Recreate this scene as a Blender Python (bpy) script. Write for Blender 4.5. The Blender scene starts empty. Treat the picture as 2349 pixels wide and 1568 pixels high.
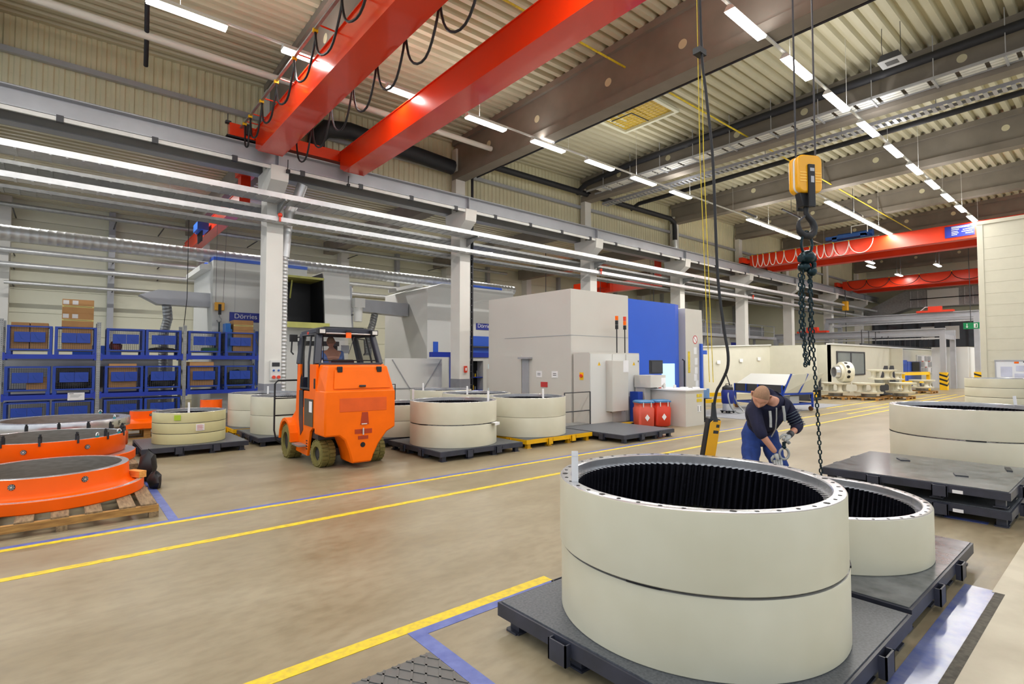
import bpy, math, random
from mathutils import Vector, Matrix
random.seed(7)
R = math.radians; PI = math.pi
sc = bpy.context.scene
col = sc.collection
# ---------------------------------------------------------------- camera, world, exposure
cam = bpy.data.cameras.new('camera'); cam_ob = bpy.data.objects.new('camera', cam); col.objects.link(cam_ob)
cam.sensor_width = 36.0; cam.lens = 1214.0 / 2349.0 * 36.0; cam.clip_end = 300
YAW, PIT = 0.8695, 0.038
cam_ob.location = (0, 0, 1.9)
cam_ob.rotation_euler = (PI / 2 + PIT, 0, YAW - PI / 2)
sc.camera = cam_ob
world = bpy.data.worlds.new('world'); sc.world = world; world.use_nodes = True
world.node_tree.nodes['Background'].inputs[0].default_value = (0.86, 0.93, 1.0, 1)
world.node_tree.nodes['Background'].inputs[1].default_value = 1.0
sc.view_settings.view_transform = 'Standard'; sc.view_settings.look = 'None'
sc.view_settings.exposure = 0.15; sc.view_settings.gamma = 1.0; sc.view_settings.use_curve_mapping = False
sc.cycles.max_bounces = 6; sc.cycles.diffuse_bounces = 4; sc.cycles.glossy_bounces = 3; sc.cycles.transparent_max_bounces = 8
sc.cycles.use_adaptive_sampling = True; sc.cycles.adaptive_threshold = 0.04; sc.cycles.use_denoising = True
sc.cycles.sample_clamp_indirect = 6.0; sc.cycles.caustics_reflective = False; sc.cycles.caustics_refractive = False
LAMP_W = 80.0
LAMP_E = 14.0       # brightness of the lamp glass
# ---------------------------------------------------------------- materials
def lin(c):
    return tuple((v / 255.0 / 12.92) if v / 255.0 <= 0.04045 else ((v / 255.0 + 0.055) / 1.055) ** 2.4 for v in c) + (1.0,)
def mat(name, rgb, rough=0.5, metal=0.0, var=0.08, scale=3.0, bump=0.0, rgb2=None, stretch=None, spec=0.5, coat=0.0, detail=4.0):
    m = bpy.data.materials.new(name); m.use_nodes = True
    nt = m.node_tree; b = nt.nodes['Principled BSDF']
    b.inputs['Roughness'].default_value = rough; b.inputs['Metallic'].default_value = metal
    b.inputs['Specular IOR Level'].default_value = spec
    if coat: b.inputs['Coat Weight'].default_value = coat
    c = lin(rgb); c2 = lin(rgb2) if rgb2 else tuple(v * (1 - var * 2) for v in c[:3]) + (1.0,)
    tc = nt.nodes.new('ShaderNodeTexCoord'); mp = nt.nodes.new('ShaderNodeMapping')
    nt.links.new(tc.outputs['Object'], mp.inputs[0])
    if stretch: mp.inputs['Scale'].default_value = stretch
    n = nt.nodes.new('ShaderNodeTexNoise'); n.inputs['Scale'].default_value = scale; n.inputs['Detail'].default_value = detail
    nt.links.new(mp.outputs[0], n.inputs['Vector'])
    r = nt.nodes.new('ShaderNodeValToRGB')
    r.color_ramp.elements[0].position = 0.3; r.color_ramp.elements[0].color = c2
    r.color_ramp.elements[1].position = 0.65; r.color_ramp.elements[1].color = c
    nt.links.new(n.outputs['Fac'], r.inputs[0]); nt.links.new(r.outputs[0], b.inputs['Base Color'])
    if bump:
        bp = nt.nodes.new('ShaderNodeBump'); bp.inputs['Strength'].default_value = bump; bp.inputs['Distance'].default_value = 0.02
        nt.links.new(n.outputs['Fac'], bp.inputs['Height']); nt.links.new(bp.outputs[0], b.inputs['Normal'])
    return m
def emat(name, rgb, strength):
    m = bpy.data.materials.new(name); m.use_nodes = True
    b = m.node_tree.nodes['Principled BSDF']
    b.inputs['Base Color'].default_value = lin(rgb); b.inputs['Emission Color'].default_value = lin(rgb)
    b.inputs['Emission Strength'].default_value = strength
    m.cycles.emission_sampling = 'NONE'
    return m
def glassmat(name, rgb, alpha=0.35, rough=0.05):
    m = bpy.data.materials.new(name); m.use_nodes = True
    nt = m.node_tree; b = nt.nodes['Principled BSDF']; out = nt.nodes['Material Output']
    b.inputs['Base Color'].default_value = lin(rgb); b.inputs['Roughness'].default_value = rough
    t = nt.nodes.new('ShaderNodeBsdfTransparent'); mx = nt.nodes.new('ShaderNodeMixShader'); mx.inputs[0].default_value = alpha
    nt.links.new(t.outputs[0], mx.inputs[1]); nt.links.new(b.outputs[0], mx.inputs[2]); nt.links.new(mx.outputs[0], out.inputs[0])
    return m
def floor_mat():
    m = bpy.data.materials.new('sealed_concrete'); m.use_nodes = True
    nt = m.node_tree; b = nt.nodes['Principled BSDF']; N = nt.nodes.new; L = nt.links.new
    tc = N('ShaderNodeTexCoord')
    def noise(scale, detail, st=None):
        mp = N('ShaderNodeMapping'); L(tc.outputs['Object'], mp.inputs[0])
        if st: mp.inputs['Scale'].default_value = st
        n = N('ShaderNodeTexNoise'); n.inputs['Scale'].default_value = scale; n.inputs['Detail'].default_value = detail
        L(mp.outputs[0], n.inputs['Vector']); return n
    n1 = noise(0.55, 6, (1, 2.2, 1)); n2 = noise(6, 8, (1, 2.0, 1)); n3 = noise(70, 3)
    r1 = N('ShaderNodeValToRGB'); e = r1.color_ramp.elements
    e[0].position = .32; e[0].color = lin((138, 125, 98)); e[1].position = .68; e[1].color = lin((160, 149, 124))
    L(n1.outputs['Fac'], r1.inputs[0])
    mx = N('ShaderNodeMix'); mx.data_type = 'RGBA'; mx.blend_type = 'MULTIPLY'; mx.inputs[0].default_value = .75
    r2 = N('ShaderNodeValToRGB'); e = r2.color_ramp.elements
    e[0].position = .3; e[0].color = (.74, .72, .68, 1); e[1].position = .6; e[1].color = (1, 1, 1, 1)
    L(n2.outputs['Fac'], r2.inputs[0]); L(r1.outputs[0], mx.inputs[6]); L(r2.outputs[0], mx.inputs[7]); L(mx.outputs[2], b.inputs['Base Color'])
    r3 = N('ShaderNodeMapRange'); r3.inputs[3].default_value = .28; r3.inputs[4].default_value = .5
    L(n2.outputs['Fac'], r3.inputs[0]); L(r3.outputs[0], b.inputs['Roughness'])
    bp = N('ShaderNodeBump'); bp.inputs['Strength'].default_value = .05; L(n3.outputs['Fac'], bp.inputs['Height']); L(bp.outputs[0], b.inputs['Normal'])
    return m
M = {}
M['floor'] = floor_mat()
M['slab'] = mat('pale_concrete', (205, 198, 178), .6, var=.1, scale=1.6, rgb2=(176, 168, 148), bump=.15, detail=9)
M['gutter'] = mat('dark_rough_joint', (98, 94, 84), .8, var=.25, scale=25, bump=.6)
M['yellow_paint'] = mat('worn_yellow_paint', (238, 208, 30), .5, rgb2=(196, 172, 60), scale=14, detail=8)
M['yellow_worn'] = mat('scuffed_yellow_paint', (236, 206, 30), .5, rgb2=(204, 180, 60), scale=22, detail=9)
M['blue_tape'] = mat('blue_floor_tape', (104, 118, 182), .4, rgb2=(80, 94, 164), scale=9)
M['blue_wet'] = mat('glossy_blue_tape', (128, 136, 170), .22, rgb2=(78, 94, 158), scale=5)
M['clad'] = mat('khaki_sheet', (226, 219, 186), .5, var=.05, scale=.6)
M['roof'] = mat('roof_sheet', (206, 200, 174), .5, var=.05, scale=.5)
M['beam'] = mat('cast_concrete', (140, 132, 122), .85, var=.1, scale=1.2, bump=.15, detail=8)
M['column'] = mat('painted_column', (226, 224, 218), .6, var=.03, scale=1)
M['plinth'] = mat('grey_plinth', (140, 142, 150), .6)
M['sidewall'] = mat('cream_panel', (222, 221, 200), .45, var=.02, scale=.5)
M['steel_grey'] = mat('grey_painted_steel', (176, 178, 184), .4, metal=.2, var=.05, scale=2)
M['dark_steel'] = mat('dark_grey_steel', (62, 63, 68), .5, var=.08)
M['galv'] = mat('galvanised_steel', (218, 220, 222), .36, metal=.5, var=.08, scale=5)
M['galv_dull'] = mat('dull_galvanised', (168, 170, 170), .45, metal=.6, var=.1, scale=7)
M['red'] = mat('crane_red_paint', (238, 56, 10), .22, var=.04, scale=1, coat=.3)
M['crane_red'] = mat('crane_vermilion_paint', (232, 60, 24), .3, var=.04, scale=1)
M['orange'] = mat('orange_paint', (255, 112, 0), .35, var=.04, scale=3, spec=.25)
M['orange_cast'] = mat('casting_orange_paint', (255, 100, 0), .38, var=.05, scale=2.2, spec=.25)
M['ring_white'] = mat('ivory_ring_paint', (208, 205, 186), .45, rgb2=(196, 192, 170), scale=1.4, detail=3)
M['ring_cream'] = mat('cream_green_paint', (206, 200, 150), .45, var=.05, scale=2)
M['ring_steel'] = mat('machined_steel', (208, 209, 212), .25, metal=.7, var=.06, scale=12)
M['bore_steel'] = mat('bore_steel', (150, 146, 140), .38, metal=.55, var=.12, scale=8, stretch=(1, 1, 6))
M['teeth'] = mat('oiled_black_teeth', (34, 34, 42), .25, metal=.3, var=.1, scale=10)
M['hole'] = mat('dark_hole', (14, 14, 16), .7)
M['pallet'] = mat('slate_steel_paint', (58, 60, 74), .42, rgb2=(48, 50, 60), scale=6)
M['pallet_top'] = mat('worn_rubber_top', (96, 100, 106), .42, rgb2=(66, 70, 76), scale=60, detail=6)
M['pallet_shiny'] = mat('sheen_rubber_top', (112, 116, 120), .18, rgb2=(62, 66, 70), scale=5, detail=8)  # lighter tone paints in light reflected off the deck
M['pallet_yellow'] = mat('pallet_yellow_paint', (236, 180, 10), .4, var=.06, scale=5)
M['wood'] = mat('pallet_wood', (186, 142, 78), .75, rgb2=(140, 100, 52), scale=5, stretch=(1, 8, 8), bump=.1)
M['wood_grey'] = mat('weathered_wood', (150, 128, 96), .8, rgb2=(104, 84, 62), scale=5, stretch=(8, 1, 8), bump=.1)
M['wood_fresh'] = mat('fresh_wood', (236, 170, 84), .7, rgb2=(206, 136, 60), scale=6, stretch=(8, 1, 8))
M['black'] = mat('black_rubber', (24, 24, 28), .55, var=.1)
M['charcoal'] = mat('charcoal_plastic', (44, 46, 52), .45)
M['blue'] = mat('box_blue_paint', (24, 66, 170), .4, var=.06, scale=4)
M['rack_blue'] = mat('rack_blue_paint', (22, 56, 176), .38, var=.05)
M['machine_blue'] = mat('machine_blue_paint', (44, 96, 214), .3, var=.03, scale=.6)
M['machine_grey'] = mat('machine_grey_paint', (206, 203, 196), .42, var=.02, scale=.8)
M['machine_white'] = mat('machine_white_paint', (218, 219, 216), .4, var=.02, scale=.8)
M['carton'] = mat('brown_carton', (200, 152, 100), .8, var=.06, scale=3)
M['paper'] = mat('white_paper', (238, 238, 240), .7, var=.02)
M['ink'] = mat('black_ink', (30, 30, 30), .7)
M['ink_red'] = mat('red_ink', (205, 60, 60), .7)
M['yellow'] = mat('signal_yellow', (246, 196, 8), .4, var=.03)
M['hook_yellow'] = mat('hook_block_yellow', (240, 172, 6), .3, var=.04, coat=.3)
M['tyre'] = mat('olive_tyre', (126, 118, 62), .8, var=.15, scale=12, bump=.2)
M['glass'] = glassmat('cab_glass', (40, 44, 46), .30)
M['window_glass'] = glassmat('office_glass', (150, 160, 160), .55)
M['navy'] = mat('navy_sweatshirt', (22, 24, 54), .9, var=.12, scale=20, bump=.2)
M['denim'] = mat('blue_work_trousers', (34, 62, 132), .85, var=.15, scale=14, bump=.2)
M['skin'] = mat('skin', (206, 148, 122), .55, var=.05, scale=10)
M['hair'] = mat('cropped_hair', (164, 126, 98), .75, var=.12, scale=60)
M['glove'] = mat('grey_glove', (186, 188, 186), .8, var=.1, scale=30)
M['shirt'] = mat('light_blue_shirt', (110, 140, 210), .8)
M['chain'] = mat('dark_teal_chain', (22, 44, 50), .3, metal=.6)
M['lamp_body'] = mat('white_lamp_body', (226, 226, 222), .4)
M['lamp_glass'] = emat('lamp_glass', (255, 252, 244), LAMP_E)
M['cyan_window'] = emat('lit_machine_window', (190, 228, 240), .55)
M['bin_red'] = mat('red_bin_plastic', (226, 66, 40), .4, var=.04)
M['bin_lid'] = mat('blue_bin_lid', (64, 124, 172), .45)
M['green'] = mat('sign_green', (0, 140, 84), .5)
M['sign_blue'] = mat('sign_blue', (36, 50, 160), .45)
M['crane_blue'] = mat('hoist_blue', (40, 90, 170), .4)
M['olive'] = mat('olive_yellow_trim', (200, 200, 110), .5)
M['insul'] = mat('black_pipe_lagging', (34, 35, 42), .6, var=.1, scale=6)
M['lime'] = mat('lime_label', (178, 210, 50), .6)
M['cast_cream'] = mat('cream_casting', (226, 222, 204), .45, var=.04)
# ---------------------------------------------------------------- mesh builder
class MB:
    def __init__(s): s.v = []; s.f = []; s.m = []; s.cur = 0
    def slot(s, i): s.cur = i; return s
    def add(s, vs, fs):
        o = len(s.v); s.v += [tuple(v) for v in vs]
        for f in fs: s.f.append(tuple(i + o for i in f)); s.m.append(s.cur)
        return s
    def box(s, x0, y0, z0, x1, y1, z1):
        x0, x1 = min(x0, x1), max(x0, x1); y0, y1 = min(y0, y1), max(y0, y1); z0, z1 = min(z0, z1), max(z0, z1)
        return s.add([(x0,y0,z0),(x1,y0,z0),(x1,y1,z0),(x0,y1,z0),(x0,y0,z1),(x1,y0,z1),(x1,y1,z1),(x0,y1,z1)],
                     [(0,3,2,1),(4,5,6,7),(0,1,5,4),(1,2,6,5),(2,3,7,6),(3,0,4,7)])
    def cbox(s, c, d, rz=0, M4=None):
        hx, hy, hz = d[0]/2, d[1]/2, d[2]/2
        vs = [Vector((a*hx, b*hy, e*hz)) for e in (-1, 1) for a, b in ((-1,-1),(1,-1),(1,1),(-1,1))]
        mt = M4 if M4 is not None else Matrix.Rotation(rz, 3, 'Z')
        return s.add([tuple(mt @ v + Vector(c)) for v in vs], [(0,3,2,1),(4,5,6,7),(0,1,5,4),(1,2,6,5),(2,3,7,6),(3,0,4,7)])
    def bar(s, p0, p1, w, h=None, up=(0,0,1)):
        p0 = Vector(p0); p1 = Vector(p1); d = (p1 - p0); L = d.length; d.normalize(); u = Vector(up)
        if abs(d.dot(u)) > .99: u = Vector((1,0,0))
        a = d.cross(u).normalized(); b = a.cross(d)
        mt = Matrix((a, d, b)).transposed()
        return s.cbox((p0 + p1) / 2, (w, L, h or w), M4=mt)
    def tube(s, pts, r, n=8, closed=False, cap=True):
        pts = [Vector(p) for p in pts]; k = len(pts); rs = r if isinstance(r, (list, tuple)) else [r] * k
        vs = []; prev = None
        for i, p in enumerate(pts):
            if closed: t = pts[(i+1) % k] - pts[i-1]
            else: t = pts[min(i+1, k-1)] - pts[max(i-1, 0)]
            t.normalize()
            if prev is None:
                a = t.cross(Vector((0,0,1)))
                if a.length < .1: a = t.cross(Vector((1,0,0)))
            else: a = prev - t * prev.dot(t)
            a.normalize(); prev = a; b = t.cross(a)
            for j in range(n):
                an = 2*PI*j/n; vs.append(tuple(p + (a*math.cos(an) + b*math.sin(an)) * rs[i]))
        fs = []
        for i in range(k if closed else k - 1):
            i2 = (i+1) % k
            for j in range(n):
                j2 = (j+1) % n; fs.append((i*n+j, i2*n+j, i2*n+j2, i*n+j2)[::-1])
        if cap and not closed:
            fs.append(tuple(range(n))); fs.append(tuple(range((k-1)*n, k*n))[::-1])
            fs[-2] = fs[-2][::1]
        return s.add(vs, fs)
    def cyl(s, p0, p1, r, n=16): return s.tube([p0, p1], r, n)
    def lathe(s, prof, n=48, c=(0,0,0), closed=False, axis='Z', a0=0.0, a1=2*PI):
        full = abs((a1 - a0) - 2*PI) < 1e-6; k = len(prof); m = n if full else n + 1; vs = []
        for i in range(m):
            a = a0 + (a1 - a0) * i / n
            for (r, z) in prof:
                if axis == 'Z': v = (r*math.cos(a), r*math.sin(a), z)
                elif axis == 'X': v = (z, r*math.cos(a), r*math.sin(a))
                else: v = (r*math.sin(a), z, r*math.cos(a))
                vs.append((v[0]+c[0], v[1]+c[1], v[2]+c[2]))
        fs = []; e = k if closed else k - 1
        for i in range(n):
            i2 = (i+1) % m
            for j in range(e):
                j2 = (j+1) % k; fs.append((i*k+j, i2*k+j, i2*k+j2, i*k+j2))
        return s.add(vs, fs)
    def prism(s, poly, a, b, axis='Y'):
        """poly = list of 2D points; extruded from a to b along axis (Y: poly=(x,z); X: poly=(y,z); Z: poly=(x,y))"""
        n = len(poly)
        def P(p, t):
            return (p[0], t, p[1]) if axis == 'Y' else ((t, p[0], p[1]) if axis == 'X' else (p[0], p[1], t))
        vs = [P(p, a) for p in poly] + [P(p, b) for p in poly]
        fs = [tuple(range(n))[::-1], tuple(range(n, 2*n))] + [(i, (i+1) % n, n+(i+1) % n, n+i) for i in range(n)]
        return s.add(vs, fs)
    def disc(s, c, r, n=12, axis='Z'):
        return s.lathe([(0.0, 0), (r, 0)], n, c, axis=axis)
    def sphere(s, c, r, n=12, sz=1.0):
        k = n // 2; prof = [(r*math.sin(PI*i/k), -r*math.cos(PI*i/k)*sz) for i in range(k+1)]
        return s.lathe(prof, n, c)
    def build(s, name, mats, parent=None, smooth=True, bevel=0.0, loc=None, ang=40):
        me = bpy.data.meshes.new(name); me.from_pydata(s.v, [], s.f); me.validate(clean_customdata=False)
        if not isinstance(mats, (list, tuple)): mats = [mats]
        for m in mats: me.materials.append(M[m] if isinstance(m, str) else m)
        if len(mats) > 1 and len(me.polygons) == len(s.m): me.polygons.foreach_set('material_index', s.m)
        import bmesh
        bm = bmesh.new(); bm.from_mesh(me); bmesh.ops.recalc_face_normals(bm, faces=bm.faces); bm.to_mesh(me); bm.free()
        if smooth: me.shade_smooth(); me.set_sharp_from_angle(angle=R(ang))
        o = bpy.data.objects.new(name, me); col.objects.link(o)
        if parent is not None: o.parent = parent
        if loc is not None: o.location = loc
        if bevel:
            b = o.modifiers.new('bevel', 'BEVEL'); b.width = bevel; b.segments = 2; b.limit_method = 'ANGLE'
        return o
def tag(o, label, cat, group=None, kind=None):
    if label: o['label'] = label
    if cat: o['category'] = cat
    if group: o['group'] = group
    if kind: o['kind'] = kind
    return o
def thing(name, label, cat, loc=(0,0,0), rz=0, group=None):
    o = bpy.data.objects.new(name, None); o.empty_display_size = .1; col.objects.link(o)
    o.location = loc; o.rotation_euler = (0, 0, rz); return tag(o, label, cat, group)
def kids(o): return [c for c in col.objects if c.parent == o]
_kids = {}
def dup(root, loc, rz=0, label=None, group=None, scale=None):
    def cp(o, par):
        c = o.copy(); col.objects.link(c)
        if par is not None: c.parent = par
        for ch in kids(o):
            if ch is not c: cp(ch, c)
        return c
    r = cp(root, None); r.location = loc; r.rotation_euler = (0, 0, rz)
    if label: r['label'] = label
    if group: r['group'] = group
    if scale: r.scale = scale
    return r
def struct(mb, name, m, **k):
    o = mb.build(name, m, **k); o['kind'] = 'structure'; return o
def text_mesh(name, txt, size, m, parent, loc, rot, align='CENTER', ext=0.002, bold=False):
    cu = bpy.data.curves.new(name, 'FONT'); cu.body = txt; cu.size = size; cu.extrude = ext; cu.align_x = align; cu.align_y = 'CENTER'
    if bold: cu.offset = size * .018
    t = bpy.data.objects.new(name + '_c', cu); col.objects.link(t)
    dg = bpy.context.evaluated_depsgraph_get(); dg.update()
    me = bpy.data.meshes.new_from_object(t.evaluated_get(dg)); me.name = name
    bpy.data.objects.remove(t); me.materials.clear(); me.materials.append(M[m])
    o = bpy.data.objects.new(name, me); col.objects.link(o)
    if parent is not None: o.parent = parent
    o.location = loc; o.rotation_euler = rot; return o
FACE_Y = (PI/2, 0, 0)        # text readable from -Y
FACE_X = (PI/2, 0, -PI/2)    # text readable from -X
# ================================================================ THE SETTING
XA, XB, YA = -7.0, 62.0, -7.0
struct(MB().box(XA-3, -12, -.3, XB+8, 31.8, 0), 'floor', 'floor', smooth=False)
# concrete strips beside the right-hand aisle
struct(MB().box(5.9, -.02, 0, 40, .84, .006), 'trim_1', 'slab', smooth=False)
struct(MB().box(-1, -12, 0, 40, -.05, .006).box(-1, -.05, 0, 5.9, .76, .006), 'trim_2', 'slab', smooth=False)
struct(MB().box(0, .76, 0, 5.9, .82, .008), 'trim_3', 'gutter', smooth=False)
struct(MB().box(2.5, .82, 0, 5.95, 1.02, .002), 'trim_4', 'blue_wet', smooth=False)
struct(MB().box(5.9, -.05, 0, 40, -.02, .003), 'trim_5', 'gutter', smooth=False)
# floor lines
n = 6
def line(mb_list, m):
    global n
    mb = MB()
    for b in mb_list: mb.box(b[0], b[1], 0, b[2], b[3], .003)
    struct(mb, 'trim_%d' % n, m, smooth=False); n += 1
line([(-5, 7.40, 40, 7.49)], 'yellow_paint')
line([(-5, 7.49, 17.5, 7.585), (1.0, 7.585, 1.1, 13)], 'blue_tape')
line([(-5, 6.40, 40, 6.50)], 'yellow_paint')
line([(-5, 3.36, 3.3, 3.47)], 'yellow_worn')
line([(1.88, 3.27, 3.3, 3.36), (1.88, 1.0, 1.99, 3.27)], 'blue_tape')
line([(8.3, 1.2, 8.42, 2.2)], 'blue_tape')
line([(22, 6.9, 40, 7.0), (24, 8.3, 40, 8.4)], 'yellow_paint')
# ribbed cover plate in the floor by the blue tape
mb = MB().box(.4, 1.2, 0, 1.87, 3.05, .006)
for i in range(-14, 26):
    for sg in (1, -1):
        a = (.4 + i*.1, 1.2) if sg > 0 else (.4 + i*.1, 3.05)
        t0, t1 = max(0, .4-a[0]), min(1.85, 1.87-a[0])
        t0 = t0/.62; t1 = min(1.85, t1/.62)
        if t1 > t0 + .05: mb.bar((a[0]+t0*.62, a[1]+sg*t0, .008), (a[0]+t1*.62, a[1]+sg*t1, .008), .013, .006)
tag(mb.build('floor_plate', mat('tread_plate', (112, 112, 110), .5, metal=.3), smooth=False), 'dark ribbed steel plate in the floor beside blue tape', 'floor plate')
# grey work mat by the machines
tag(MB().box(17.2, 8.5, 0, 26.5, 11.2, .012).build('floor_mat', mat('grey_mat', (150, 152, 158), .5), smooth=False), 'large grey mat on the floor under the blue vacuum cleaner', 'mat')
# roof and cladding
def roofz(x, y): return 10.42 + (x + 1) * .022 + (17.7 - y) * .02
def corr_profile(a, b, pitch, depth):
    pts = []; t = a
    while t < b:
        pts += [(t, 0), (t + pitch*.42, 0), (t + pitch*.55, depth), (t + pitch*.87, depth)]; t += pitch
    return pts
mb = MB(); pr = corr_profile(YA, 17.8, .34, .15)
vs = []; k = len(pr)
for x in (XA, XB):
    vs += [(x, y, roofz(x, y) + d) for y, d in pr]
mb.add(vs, [(i, i+1, k+i+1, k+i) for i in range(k-1)])
struct(mb, 'ceiling', 'roof', smooth=False)
mb = MB(); pr = corr_profile(17.65, 31.6, .34, .12); k = len(pr); vs = []
for x in (XA, XB): vs += [(x, y, 9.0 + d) for y, d in pr]
mb.add(vs, [(i, i+1, k+i+1, k+i) for i in range(k-1)])
struct(mb, 'ceiling', 'roof', smooth=False)
mb = MB(); pr = corr_profile(XA, XB, .21, .035); k = len(pr); vs = []
for z in (8.15, 12.0): vs += [(x, 17.62 + d, z) for x, d in pr]
mb.add(vs, [(i, i+1, k+i+1, k+i) for i in range(k-1)])
struct(mb, 'wall_left', 'clad', smooth=False)
# side bay outer wall, panel joints as shallow steps
mb = MB()
for i in range(9): mb.box(XA, 31.5, i*1.02, XB, 31.7, i*1.02 + 1.0)
mb.box(XA, 31.55, 0, XB, 31.75, 9.1)
struct(mb, 'wall_back', 'sidewall', smooth=False)
struct(MB().box(XB, -12, 0, XB+.2, 31.8, 12), 'wall_far', 'sidewall', smooth=False)
# girts
mb = MB().box(XA, 17.45, 9.42, XB, 17.58, 9.56)
struct(mb, 'trim_%d' % n, 'steel_grey', smooth=False); n += 1
COLX = [-2.9, 4.8, 11.85, 19.4, 27.1, 34.8, 42.2, 50.3, 58.0]
for i, x in enumerate(COLX):
    mb = MB().box(x-.24, 16.87, 1.25, x+.24, 17.5, 7.7).box(x-.22, 17.2, 7.7, x+.22, 17.5, 10.35)
    mb.prism([(16.86, 7.1), (16.5, 7.35), (16.45, 7.78), (17.5, 7.78), (17.5, 7.1)], x-.255, x+.255, 'X')
    mb.prism([(17.49, 7.1), (17.86, 7.35), (17.9, 7.78), (17.49, 7.78)], x-.25, x+.25, 'X')
    o = mb.build('column', 'column', smooth=False); o['kind'] = 'structure'
    struct(MB().box(x-.25, 16.85, 0, x+.25, 17.51, 1.25), 'trim_%d' % n, 'plinth', smooth=False); n += 1
for i in range(9):
    x = -9.6 + i*7.5 + 7.45
    o = MB().box(x-.25, 30.9, 0, x+.25, 31.5, 9).box(x-.25, 30.3, 6.0, x+.25, 30.9, 6.5).build('column', 'column', smooth=False); o['kind'] = 'structure'
    o = MB().box(x+3.6, 31.2, 0, x+3.85, 31.5, 9).build('column', 'steel_grey', smooth=False); o['kind'] = 'structure'
# concrete roof beams, tapering towards the wall
for i, x in enumerate(COLX):
    y0, y1 = YA, 17.45
    zb = [9.0, 9.0, 9.12, 9.72, 9.95, 10.2, 10.35, 10.4, 10.45][i]
    mb = MB()
    mb.prism([(y1, zb), (y0, zb), (y0, zb+.28), (y1, zb+.28)], x-.24, x+.24, 'X')
    mb.prism([(y1, zb+.28), (y0, zb+.28), (y0, roofz(x, y0)-.2), (y1, roofz(x, y1)-.2)], x-.13, x+.13, 'X')
    mb.prism([(y1, roofz(x, y1)-.2), (y0, roofz(x, y0)-.2), (y0, roofz(x, y0)), (y1, roofz(x, y1))], x-.24, x+.24, 'X')
    for j, yy in enumerate((15.2, 12.6, 9.6, 7.2, 3.0, 0.0)):
        mb.slot(1).cyl((x-.135, yy, zb+.8), (x-.128, yy, zb+.8), .12, 20); mb.slot(0)
    o = mb.build('roof_beam', ['beam', 'clad'], smooth=False); o['kind'] = 'structure'
    o = MB().box(x-.3, 17.9, 8.3, x+.3, 31, 9.0).build('roof_beam', 'beam', smooth=False); o['kind'] = 'structure'
# crane runways
def ibeam(mb, x0, x1, y, z0, z1, w=.36, t=.03):
    mb.box(x0, y-w/2, z1-t, x1, y+w/2, z1).box(x0, y-w/2, z0, x1, y+w/2, z0+t).box(x0, y-.01, z0+t, x1, y+.01, z1-t)
mb = MB(); ibeam(mb, XA, XB, 16.75, 7.8, 8.3)
for x in COLX: mb.box(x-.01, 16.59, 7.83, x+.01, 16.91, 8.27)
root = mb.build('crane_runway', 'steel_grey', smooth=False)
tag(root, 'long grey steel crane runway beam carried by the white columns', 'beam')
MB().box(XA, 16.71, 8.3, XB, 16.79, 8.36).build('rail', 'dark_steel', root, smooth=False)
mb = MB().box(XA, 16.5, 7.66, XB, 16.56, 7.76)
mb.build('power_rail', 'lamp_body', root, smooth=False)
k = 0
for x in [a*1.9 - 6 for a in range(24)]:
    MB().box(x, 16.48, 7.64, x+.14, 16.6, 7.8).build('rail_clip', 'dark_steel', root, smooth=False)
mb = MB(); ibeam(mb, XA, XB, 17.85, 7.8, 8.2)
tag(mb.build('crane_runway', 'steel_grey', smooth=False), 'second steel runway beam behind the columns over the side bay', 'beam')
# cable trays along the columns
def tray(name, label, y0, y1, z, h, m, rung=.3):
    mb = MB().box(XA, y0, z, XB, y0+.012, z+h).box(XA, y0, z+h, XB, y0+.035, z+h+.008).box(XA, y1-.012, z, XB, y1, z+h)
    mb.box(XA, y0, z+.0, XB, y1, z+.004)
    x = XA
    while x < 30:
        mb.box(x, y0+.01, z-.012, x+.05, y1-.01, z); x += rung
    return tag(mb.build(name, m, smooth=False), label, 'cable tray', 'galvanised cable trays along the columns')
tray('cable_tray', 'wide galvanised cable tray in front of the columns, upper one of two', 16.1, 16.75, 6.70, .15, 'galv')
tray('cable_tray', 'narrow galvanised cable tray in front of the columns, lower one of two', 16.45, 16.8, 6.10, .13, 'galv')
tray('cable_tray', 'wide galvanised cable tray behind the columns, upper one of two', 17.6, 18.25, 6.72, .09, 'galv_dull')
tray('cable_tray', 'narrow galvanised cable tray behind the columns, lower one of two', 17.6, 18.1, 6.12, .08, 'galv_dull')
for x in COLX[1:6]:
    mb = MB().prism([(16.86, 6.7), (16.1, 6.7), (16.1, 6.66), (16.75, 6.45), (16.86, 6.4)], x+.05, x+.1, 'X')
    tag(mb.build('tray_bracket', 'galv_dull', smooth=False), 'galvanised bracket fixing the cable tray to a white column', 'bracket', 'tray brackets on the columns')
# side bay pipes and rails
def longpipe(name, label, cat, x0, x1, y, z, r, m, group=None):
    o = tag(MB().tube([(x0, y, z), (x1, y, z)], r, 10).build(name, m), label, cat, group)
    for q in (-1.8, 1.6, 3.4, 7.5, 13, 19):
        if x0 < q < x1: MB().box(q, y, z-.02, q+.04, 31.52, z+.02).build('wall_bracket', 'dark_steel', o, smooth=False)
    return o
longpipe('rail_pipe', 'thin grey rail high on the side wall, topmost of four', 'pipe', XA, 24, 29, 8.2, .1, 'galv_dull', 'long pipes on the side wall')
longpipe('rail_pipe', 'flat bright tray on the side wall, second from top', 'pipe', XA, 24, 30.1, 6.55, .12, 'galv', 'long pipes on the side wall')
longpipe('rail_pipe', 'flat bright tray on the side wall, third from top', 'pipe', XA, 24, 30.1, 5.95, .12, 'galv', 'long pipes on the side wall')
longpipe('rail_pipe', 'slim silver pipe on the side wall above the cartons', 'pipe', -2, 3.6, 30.1, 5.2, .07, 'galv', 'long pipes on the side wall')
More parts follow.
